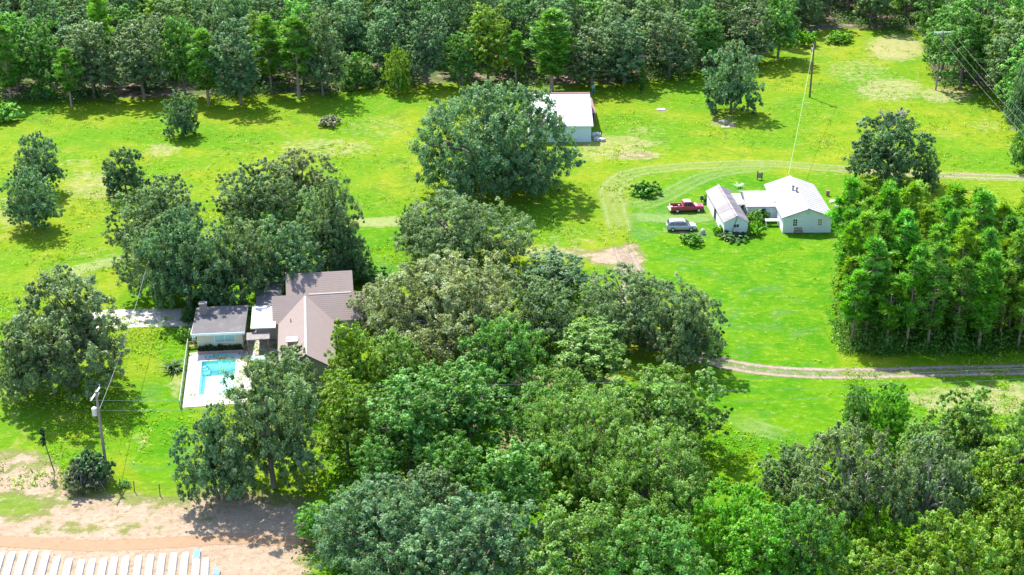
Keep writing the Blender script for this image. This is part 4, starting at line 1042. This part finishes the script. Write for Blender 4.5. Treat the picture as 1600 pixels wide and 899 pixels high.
m_ = MB(); m_.slab((1.24, -.70, 1.11), (1.24, .70, 1.11), (.60, .60, 1.52), (.60, -.60, 1.52), .03); m_.build('windscreen', M_DARKGLASS, sv)
m_ = MB(); m_.slab((-2.21, .66, 1.20), (-2.21, -.66, 1.20), (-1.93, -.60, 1.58), (-1.93, .60, 1.58), .03); m_.build('rear_window', M_DARKGLASS, sv)
for s_ in (-1, 1):
    MB().bbox(2.16, 2.34, s_ * .62 - .13, s_ * .62 + .13, .63, .76, .03).build('headlight', M_LAMP, sv)
    MB().bbox(-2.36, -2.26, s_ * .70 - .1, s_ * .70 + .1, .78, 1.0, .02).build('tail_light', M_REDLAMP, sv)
    MB().box(-1.6, .2, s_ * .55 - .02, s_ * .55 + .02, 1.68, 1.75).build('roof_rail', M_GREYMETAL, sv)
    for x in (-1.42, 1.42): wheel(sv, x, s_ * .83)
    MB().bbox(.85, 1.0, s_ * .97 - .09, s_ * .97 + .09, 1.02, 1.16, .02).build('wing_mirror', M_SILVER, sv)
MB().box(2.30, 2.39, -.55, .55, .36, .52).build('bumper', M_BLACK, sv)

tr = empty('pickup_truck', (28.05, 212.25, 0), .10, 'faded red pickup with sun bleached roof and loaded open bed', 'truck')
b = MB(); body_loft([(-.62, .92, .42, .85, 1.08), (.9, .93, .40, .85, 1.08), (1.2, .93, .40, .85, 1.10), (2.3, .90, .42, .82, 1.05), (2.68, .84, .46, .76, .98), (2.74, .72, .5, .7, .9)], b); b.build('body', M_REDPAINT, tr)
b = MB(); b.slab((1.25, -.74, 1.115), (2.62, -.66, 1.0), (2.62, .66, 1.0), (1.25, .74, 1.115), .03); b.build('bonnet', M_PINKPAINT, tr)
b = MB(); cab_loft([(-.60, .86, .72, 1.05, 1.66), (-.45, .88, .72, 1.05, 1.76), (.55, .88, .72, 1.05, 1.78), (.78, .87, .70, 1.05, 1.68), (1.35, .86, .78, 1.05, 1.12)], b); b.build('cab', M_REDPAINT, tr)
b = MB(); b.bbox(-.55, .66, -.68, .68, 1.762, 1.81, .04); b.build('roof_panel', M_PINKPAINT, tr)
for s_ in (-1, 1):
    for x0, x1, x2, x3 in ((-.5, -.45, -.08, -.05), (.03, .03, .66, .98)):
        m_ = MB(); e = .014 * s_; q = [(x0, s_ * .870 + e, 1.14), (x3, s_ * .868 + e, 1.14), (x2, s_ * .765 + e, 1.62), (x1, s_ * .765 + e, 1.62)]
        m_.add(q + [(a, bb - .02 * s_, c) for a, bb, c in q], [(0, 1, 2, 3), (7, 6, 5, 4), (0, 4, 5, 1), (1, 5, 6, 2), (2, 6, 7, 3), (3, 7, 4, 0)]); m_.build('side_window', M_DARKGLASS, tr)
m_ = MB(); m_.slab((1.30, -.72, 1.17), (1.30, .72, 1.17), (.82, .62, 1.66), (.82, -.62, 1.66), .03); m_.build('windscreen', M_DARKGLASS, tr)
MB().box(-.63, -.605, -.6, .6, 1.2, 1.6).build('rear_window', M_DARKGLASS, tr)
bd = MB(); bd.box(-2.62, -.66, -.92, -.80, .48, 1.12); bd.box(-2.62, -.66, .80, .92, .48, 1.12); bd.box(-.74, -.66, -.80, .80, .5, 1.12); bd.box(-2.62, -.74, -.80, .80, .48, .60); bd.build('cargo_bed', M_REDPAINT, tr)
MB().box(-2.69, -2.622, -.86, .86, .56, 1.10).build('tailgate', M_PINKPAINT, tr)
MB().bbox(-2.84, -2.70, -.92, .92, .42, .60, .03).build('bumper', simple('cream bumper', (.72, .66, .56), .5, .3), tr)
MB().bbox(2.72, 2.86, -.90, .90, .42, .58, .03).build('bumper', M_GREYMETAL, tr)
for s_ in (-1, 1):
    MB().bbox(2.70, 2.77, s_ * .62 - .14, s_ * .62 + .14, .70, .86, .02).build('headlight', M_LAMP, tr)
    MB().bbox(-2.66, -2.60, s_ * .87 - .055, s_ * .87 + .06, .7, 1.0, .01).build('tail_light', M_REDLAMP, tr)
    for x in (-1.65, 1.85): wheel(tr, x, s_ * .84, .38, .25)
TM = Matrix.Translation((28.05, 212.25, 0)) @ Matrix.Rotation(.10, 4, 'Z')
for k, (x, y, sx, sy, h_, mt, nm, lb) in enumerate(((-1.15, .3, .35, .35, .42, M_JUNK, 'bucket', 'white bucket behind the cab in the pickup bed'), (-1.8, -.1, .55, .5, .22, M_JUNK, 'sack', 'white sack in the middle of the pickup bed'), (-1.1, -.45, .3, .28, .36, M_BLACK, 'toolbox', 'dark toolbox in the pickup bed'), (-2.3, .35, .28, .5, .16, M_GREYMETAL, 'crate', 'grey crate by the pickup tailgate'))):
    m_ = MB()
    if nm == 'bucket': m_.tube([(x, y, .602), (x, y, .602 + h_)], [sx * .4, sx * .5], 10)
    else: m_.bbox(x - sx / 2, x + sx / 2, y - sy / 2, y + sy / 2, .602, .602 + h_, .04 if nm != 'sack' else .1)
    o = m_.build(nm, mt); o.matrix_world = TM; tag(o, lb, nm)

# ------------------------------------------------------------------ yard things round the cottage
def at(u, v, z=0): return G(u, v, z)
p = at(1247, 365); o = empty('garden_bench', p, .02, 'low brown slatted bench at the cottage gable wall', 'bench')
for k in range(4): MB().box(-.65, .65, -.25 + k * .13, -.15 + k * .13, .44, .48).build('slat', M_BROWN, o)
for k in range(3): MB().box(-.65, .65, .26, .29, .55 + k * .13, .65 + k * .13).build('back_slat', M_BROWN, o)
for x in (-.6, .55):
    for y in (-.22, .2): MB().box(x, x + .06, y, y + .06, 0, .44).build('leg', M_BROWN, o)
p = at(1207, 354); o = empty('work_table', p, .02, 'white table with a dark painted recess in the corner of the cottage and wing', 'table')
MB().box(-1.1, 1.1, 0, .9, .85, .93).build('top', M_WHITE, o); MB().box(-.8, -.35, .3, .65, .932, .95).build('basin', M_DARK, o)  # dark plate on the top paints the shade of a recess
for x in (-1.0, .92):
    for y in (.05, .78): MB().box(x, x + .08, y, y + .08, 0, .85).build('leg', M_WHITE, o)
p = at(1098, 366); o = empty('garden_tank', p, 0, 'small white dome tank on bare soil beside the silver vehicle', 'tank')
MB().tube([(0, 0, 0), (0, 0, .5), (0, 0, .75), (0, 0, .88)], [.38, .38, .28, .06], 12).build('shell', M_JUNK, o); MB().tube([(0, 0, .86), (0, 0, .94)], .09, 8).build('cap', M_GREYMETAL, o)
p = at(1096, 318); o = empty('meter_post', p, 0, 'dark box on a short post by the bonnet of the pickup', 'meter box')
MB().tube([(0, 0, 0), (0, 0, .8)], .06, 6).build('post', M_DARKPOLE, o); MB().bbox(-.25, .25, -.15, .15, .6, 1.3, .03).build('box', simple('dark grey box', (.06, .08, .07), .6, .3), o)
p = at(1187, 281); o = empty('gate_posts', p, 0, 'pair of old grey posts with a panel behind the cottage wing', 'gate')
MB().tube([(-.45, 0, 0), (-.42, 0, 1.6)], .1, 6).build('post', M_DARKPOLE, o); MB().tube([(.35, 0, 0), (.38, 0, 1.3)], .1, 6).build('post', M_DARKPOLE, o); MB().box(-.32, .28, -.03, .03, .3, 1.2).build('panel', M_STONE, o)
for k, (u, v, lb) in enumerate(((1301, 316, 'white scrap sheet beside the right wall of the cottage'), (1306, 326, 'white tub beside the right wall of the cottage'), (1293, 306, 'brown barrel beside the right wall of the cottage'))):
    p = at(u, v); m_ = MB()
    if k == 2: m_.tube([(p.x, p.y, 0), (p.x, p.y, .45), (p.x, p.y, .9)], [.27, .32, .27], 10)
    else: m_.bbox(p.x - .5 + .2 * k, p.x + .5, p.y - .5, p.y + .4, 0, .25 + .3 * k, .1)
    tag(m_.build(['scrap_sheet', 'tub', 'barrel'][k], [M_WHITE, M_JUNK, M_BROWN][k]), lb, ['scrap', 'tub', 'barrel'][k])
p = at(865, 349); o = empty('mail_post', p, 0, 'short dark post standing in the shade of the huge oak', 'post'); MB().tube([(0, 0, 0), (0, 0, 1.2)], .09, 6).build('post', M_DARKPOLE, o); MB().bbox(-.16, .16, -.28, .28, 1.1, 1.4, .04).build('box', M_DARK, o)
for k, (u, v, lb) in enumerate(((1033, 172, 'pale flat slab in the grass right of the barn'), (1130, 190, 'pale slab at the foot of the rounded meadow tree'), (1134, 199, 'nearer pale slab below the rounded meadow tree'))):
    p = at(u, v); m_ = MB(); m_.bbox(p.x - .8, p.x + .8, p.y - .6, p.y + .6, 0, .15, .05); tag(m_.build('concrete_slab', M_CONC), lb, 'slab')

# ------------------------------------------------------------------ poles and lines
def pole(u, v, vtop, r, mat, label, loc=None, H_=None):
    p = G(u, v) if loc is None else Vector(loc); Hh = height_at(p.y, vtop) if H_ is None else H_
    o = empty('utility_pole', p, 0, label, 'utility pole')
    MB().tube([(0, 0, -.2), (0, 0, Hh)], [r * 1.15, r * .75], 8).build('pole', mat, o)
    return o, p, Hh
def insul(parent, x, y, z):
    m_ = MB(); m_.tube([(x, y, z), (x, y, z + .1), (x, y, z + .2), (x, y, z + .28)], [.03, .07, .07, .03], 6); m_.build('insulator', M_JUNK, parent)
def cable(a, b_, sag, r, label, mat=M_WIRE):
    a, b_ = Vector(a), Vector(b_); n = 24
    pts = [a.lerp(b_, k / n) - Vector((0, 0, sag * 4 * (k / n) * (1 - k / n))) for k in range(n + 1)]
    return tag(MB().tube(pts, r, 4, False).build('power_cable', mat), label, 'cable', 'overhead cables')
# left pole with crossarm and transformer
o1, P1, H1 = pole(166, 731, 612, .17, M_WOODPOLE, 'timber pole with white crossarm and transformer by the cane bush')
ca, cb_ = G(144, 627, H1 - .25) - P1, G(158, 606, H1 - .25) - P1
dirv = (cb_ - ca); dirv.z = 0; dirv = dirv.normalized() * min(dirv.length, 3.0); c0 = Vector((0, 0, H1 - .3)) + Vector((-.12, .05, 0))
a1, a2 = c0 - dirv * .5, c0 + dirv * .5
MB().tube([a1, a2], .10, 4).build('crossarm', M_WHITE, o1)
for q in (a1, c0 + dirv * .08, a2): insul(o1, q.x, q.y, q.z + .08)
m_ = MB(); m_.tube([(-.42, -.05, H1 - 2.9), (-.42, -.05, H1 - 2.85), (-.42, -.05, H1 - 2.0), (-.42, -.05, H1 - 1.85)], [.2, .30, .30, .1], 12); m_.box(-.2, 0, -.1, .1, H1 - 2.5, H1 - 2.3); m_.build('transformer', M_GREYMETAL, o1)
m_ = MB(); m_.tube([(.18, -.1, H1 - .55), (.35, -.15, H1 - .1)], .07, 6); m_.build('fuse_cutout', M_JUNK, o1)
o2, P2, H2 = pole(240, 470, 404, .16, M_WOODPOLE, 'weathered pole at the left end of the oak clump')
tp = P2 + Vector((-.1, 0, H2 - .2)); gp = G(219, 464)
tag(MB().tube([gp, tp.lerp(gp, .03)], .09, 6).build('brace_pole', simple('grey brace timber', (.56, .54, .54), .8, .2, var=.15)), 'pale brace pole propped against the weathered pole', 'pole')
# right meadow poles
o3, P3, H3 = pole(1265, 152.5, 66, .17, M_DARKPOLE, 'dark bare pole standing alone in the right meadow')
m_ = MB(); m_.tube([(-.35, 0, H3 - 2.0), (-.35, 0, H3 - 1.2)], [.24, .22], 10); m_.build('transformer', M_JUNK, o3); m_ = MB(); m_.box(-.3, .3, -.05, .05, H3 - .6, H3 - .5); m_.build('bracket', M_DARKPOLE, o3)
o4, P4, H4 = pole(1462, 141, 48, .17, M_WOODPOLE, 'pole with wide crossarm at the right of the far meadow')
MB().tube([(-1.75, 0, H4 - .35), (1.75, .2, H4 - .35)], .12, 4).build('crossarm', M_WHITE, o4)
for x in (-1.65, -.1, 1.65): insul(o4, x, .1, H4 - .25)
o5, P5, H5 = pole(1002, 146, 85, .14, M_DARKPOLE, 'pole clothed in green vines before the far wood')
MB().tube([(-.9, 0, H5 - .4), (.9, 0, H5 - .4)], .08, 4).build('crossarm', M_WOODPOLE, o5)
vm, _ = crown(.6, .0, H5 * .82, 26, 7, 20, .16, 88, lobe=.6); f = link('vine', vm, o5); f.color = (.07, .20, .03, 1)
for k, q in enumerate((-1.65, -.1, 1.65)):
    cable(P4 + Vector((q, .1, H4 - .02)), (84 + q, 190, 10.6), 1.0, .013, ['left', 'middle', 'right'][k] + ' cable running from the wide crossarm pole toward the pine stand')
oe, Pe, He = pole(0, 0, 0, .17, M_WOODPOLE, 'pole beyond the right edge that carries the meadow cables', (84, 190, 0), 10.9)
MB().tube([(-1.75, 0, 10.55), (1.75, 0, 10.55)], .12, 4).build('crossarm', M_WHITE, oe)
peak = G(1232, 273, 4.3)
cable(P3 + Vector((-.1, 0, H3 - .4)), peak, .8, .026, 'pale service cable from the lone pole to the cottage roof peak', simple('pale service cable', (.40, .46, .28), .5, .3))
cable(P5 + Vector((.8, 0, H5 - .4)), P3 + Vector((0, 0, H3 - .6)), 1.2, .03, 'thin dark cable between the vine pole and the lone pole', M_DARKPOLE)
re = G(1760, 690); Hr = 9.6
of, Pf, Hf = pole(0, 0, 0, .17, M_WOODPOLE, 'pole beyond the right edge beside the track', (re.x, re.y, 0), Hr)
MB().tube([(-.2, -1.3, Hr - .3), (.2, 1.3, Hr - .3)], .1, 4).build('crossarm', M_WHITE, of)
cable(P1 + a2, Pf + Vector((.2, 1.2, Hr - .2)), .9, .014, 'upper cable from the white crossarm across the wood to the right')
cable(P1 + a1, Pf + Vector((-.2, -1.2, Hr - .2)), .9, .014, 'lower cable from the white crossarm across the wood to the right')
cable(P1 + Vector((.1, 0, H1 - 2.3)), Pf + Vector((0, 0, Hr - 2.2)), .9, .015, 'neutral cable below the crossarm running to the right')
cable(P1 + Vector((.1, 0, H1 - 2.2)), tp, .9, .028, 'thick service cable from the transformer pole to the weathered pole')
p = G(85, 737); o = empty('leaning_post', p, 0, 'thin dark leaning post with vines at its top, left of the cane bush', 'post')
tpz = Vector((-.75, .2, 4.4)); MB().tube([(0, 0, -.1), tpz * .5 + Vector((-.03, 0, 0)), tpz], [.07, .06, .05], 6).build('post', M_DARKPOLE, o)
vm, _ = crown(.32, .0, 2.6, 12, 6, 14, .12, 91, lobe=.5); f = link('vine', vm, o); f.color = (.04, .10, .05, 1); f.location = tpz + Vector((0, 0, -1.4))

# ------------------------------------------------------------------ wire fence along the farm road
fn = empty('wire_fence', G(169, 760), 0, 'sagging wire fence on thin posts along the grass edge above the sand', 'fence')
P0 = G(169, 760); posts = [G(u, v) - P0 for u, v in ((112, 752), (169, 762), (188, 766), (210, 768), (250, 774), (300, 778), (350, 780), (410, 782), (470, 790))]
rr = random.Random(2)
for q in posts: MB().tube([q + Vector((0, 0, -.1)), q + Vector((rr.uniform(-.12, .12), 0, rr.uniform(1.2, 1.5)))], .055, 5).build('post', M_DARKPOLE, fn)
for z in (.5, .85, 1.15): MB().tube([q + Vector((0, 0, z)) for q in posts], .01, 3, False).build('wire', M_DARKPOLE, fn)

# ------------------------------------------------------------------ plastic covered planting beds, bottom left
bu = [3, 20, 38, 55, 73, 90, 108.5, 128, 145, 163, 179.5, 197.5, 217.5, 236, 254, 272, 290, 308, 322, 338.5]
bv = [861, 860, 859.5, 859, 860.5, 867, 871, 872.5, 871, 869.5, 868, 867, 865.5, 864.5, 863, 861.5, 860.5, 859.5, 869, 890]
names = ['first', 'second', 'third', 'fourth', 'fifth', 'sixth', 'seventh', 'eighth', 'ninth', 'tenth', 'eleventh', 'twelfth', 'thirteenth', 'fourteenth', 'fifteenth', 'sixteenth', 'seventeenth', '', '', '']
rr = random.Random(6)
for k, (u, v) in enumerate(zip(bu, bv)):
    p = G(u, v, .2); L = 34; m_ = MB(); secs = []
    hw = .35 + rr.uniform(-.02, .02); n = 18
    for i in range(n + 1):
        y = -L * (i / n) ** 1.3; f = min(1, .82 + i * .2); jx = rr.uniform(-.015, .015); h_ = .24 * min(1, .25 + i * .75) + rr.uniform(-.012, .012)
        secs.append([(jx - hw * f - .06, y, -.05), (jx - hw * f, y, h_ * .8), (jx - hw * .6 * f, y, h_), (jx + hw * .6 * f, y, h_), (jx + hw * f, y, h_ * .8), (jx + hw * f + .06, y, -.05)])
    m_.loft(secs)
    lb = names[k] + ' white plastic covered planting bed from the left edge' if names[k] else ['white planting bed with a blue sheet on its far end', 'second shortest white planting bed at the right end of the rows', 'shortest white planting bed with a bluish tip at the right end of the rows'][k - 17]
    o = empty('planting_bed', (p.x, p.y, 0), math.radians(8.8), lb, 'planting bed', 'plastic covered planting beds')
    m_.build('plastic_cover', M_BED, o)
    if k in (17, 19): MB().box(-.33, .33, -1.5 if k == 17 else -.9, .05, .256, .27).build('blue_sheet', M_BLUEPL, o)

# ------------------------------------------------------------------ dead limbs on the dark oak at the right
m_ = MB(); rr = random.Random(12); Hh = 0
ol = OAKR.location; Ht = OAKR.scale[2] * PROTO['oak_medium'][1]
for k in range(7):
    a = rr.uniform(0, 6.28); s0 = Vector((rr.uniform(-.8, .8), rr.uniform(-1.5, 0), Ht * .80)); e = s0 + Vector((math.cos(a) * 2.2, math.sin(a) * 1.4 - .8, Ht * rr.uniform(.16, .25)))
    md = s0.lerp(e, .5) + Vector((rr.uniform(-.3, .3), 0, .3)); m_.tube([s0, md, e], [.17, .12, .05], 5, False)
    for q in range(4): st = md.lerp(e, rr.uniform(0, .8)); m_.tube([st, st + Vector((rr.uniform(-1, 1), rr.uniform(-.8, .3), rr.uniform(0, .9)))], [.07, .025], 4, False)
dl_ = m_.build('dead_limb', PALEBARK, OAKR); sc_ = OAKR.scale; dl_.matrix_parent_inverse = Matrix.Diagonal((1 / sc_[0], 1 / sc_[1], 1 / sc_[2], 1))

# ------------------------------------------------------------------ undergrowth and rough grass, nobody could count it
def stuff_leaves(name, pts, size, hgt, col, label, seed, per=10, spread=.5):
    r = np.random.default_rng(seed); n = len(pts)
    C = np.repeat(pts, per, 0) + r.normal(0, 1, (n * per, 3)) * np.array([spread, spread, 0]); C[:, 2] = r.uniform(.05, 1, n * per) ** 1.2 * np.repeat(hgt, per) + .05
    N = r.normal(0, 1, C.shape) + np.array([0, 0, .5]); var = np.repeat(r.normal(.5, .2, n), per) + r.normal(0, .15, n * per)
    me = leaves_mesh(name, C, N, size, var, .55, FOL, seed); o = link(name, me); o.color = (*col, 1)
    return tag(o, label, kind='stuff')
def scatter_px(n, fn, seed):
    rr = random.Random(seed); out = []
    t_ = 0
    while len(out) < n and t_ < n * 60:
        t_ += 1; q = fn(rr)
        if q: out.append(q)
    return np.array(out)
def uf(rr):
    y = rr.uniform(258, 375); u = rr.uniform(-40, 1640); sc = scale_at(y); x = (u - 800) / sc
    v = 449.5 - F * (y * math.sin(PITCH) - CAMH * math.cos(PITCH)) / (y * math.cos(PITCH) + CAMH * math.sin(PITCH))
    e_ = np.interp(u, edge_u, edge_v)
    if v > e_ + 3 or (v < e_ - 18 and rr.random() < .65): return None
    if math.sin(x * .21 + 1) + math.sin(y * .17 + x * .07) < -.2: return None
    return (x, y, 0)
pts = scatter_px(4200, uf, 1); stuff_leaves('undergrowth', pts, .24, np.random.default_rng(1).uniform(.6, 2.6, len(pts)), (.055, .13, .035), 'dark brush under the trees of the far wood', 2, 14, .6)
def us(rr):
    u, v = rr.uniform(1300, 1690), rr.uniform(400, 556)
    if not in_poly(u, v, [(1296, 508), (1306, 440), (1340, 408), (1690, 400), (1690, 556), (1560, 553), (1500, 560), (1440, 552), (1400, 561), (1350, 553), (1316, 551)]): return None
    if v < 520 and rr.random() < .6: return None
    p = G(u, v); return (p.x, p.y, 0)
pts = scatter_px(1500, us, 3); stuff_leaves('undergrowth', pts, .17, np.random.default_rng(3).uniform(.2, 1.0, len(pts)) ** 2 * 3.4, (.075, .19, .03), 'leafy brush at the foot of the pine stand', 4, 26, .55)
def uc(rr):
    u, v = rr.uniform(470, 1130), rr.uniform(600, 930)
    if not in_poly(u, v, [(480, 620), (1050, 600), (1070, 700), (1100, 930), (470, 930)]): return None
    p = G(u, v); return (p.x, p.y, 0)
pts = scatter_px(700, uc, 5); stuff_leaves('undergrowth', pts, .2, np.random.default_rng(5).uniform(.4, 2.0, len(pts)), (.07, .19, .025), 'green brush on the floor of the central wood', 6, 16, .6)
def ur(rr):
    u, v = rr.uniform(1130, 1660), rr.uniform(720, 960)
    if v < 830 - (u - 1130) * .55 and u < 1330: return None
    p = G(u, v); return (p.x, p.y, 0)
pts = scatter_px(900, ur, 7); stuff_leaves('undergrowth', pts, .2, np.random.default_rng(7).uniform(.6, 3.2, len(pts)), (.085, .24, .02), 'bright brush on the floor of the lower right wood', 8, 18, .6)
def ug(rr):
    """rough grass tufts over the meadows, thicker where it is dry or unmown"""
    v = rr.uniform(70, 760); u = rr.uniform(-20, 1620); p = G(u, v)
    e_ = np.interp(u, edge_u, edge_v)
    if v < e_: return None
    if 990 < u < 1320 and 240 < v < 660 and rr.random() < .97: return None
    if math.sin(p.x * .35) + math.sin(p.y * .31 + p.x * .12) + rr.gauss(0, .8) < .3: return None
    return (p.x, p.y, 0)
pts = scatter_px(9000, ug, 9); stuff_leaves('rough_grass', pts, .15, np.random.default_rng(9).uniform(.08, .30, len(pts)), (.19, .33, .014), 'rough grass tufts in the meadows', 10, 7, .35)
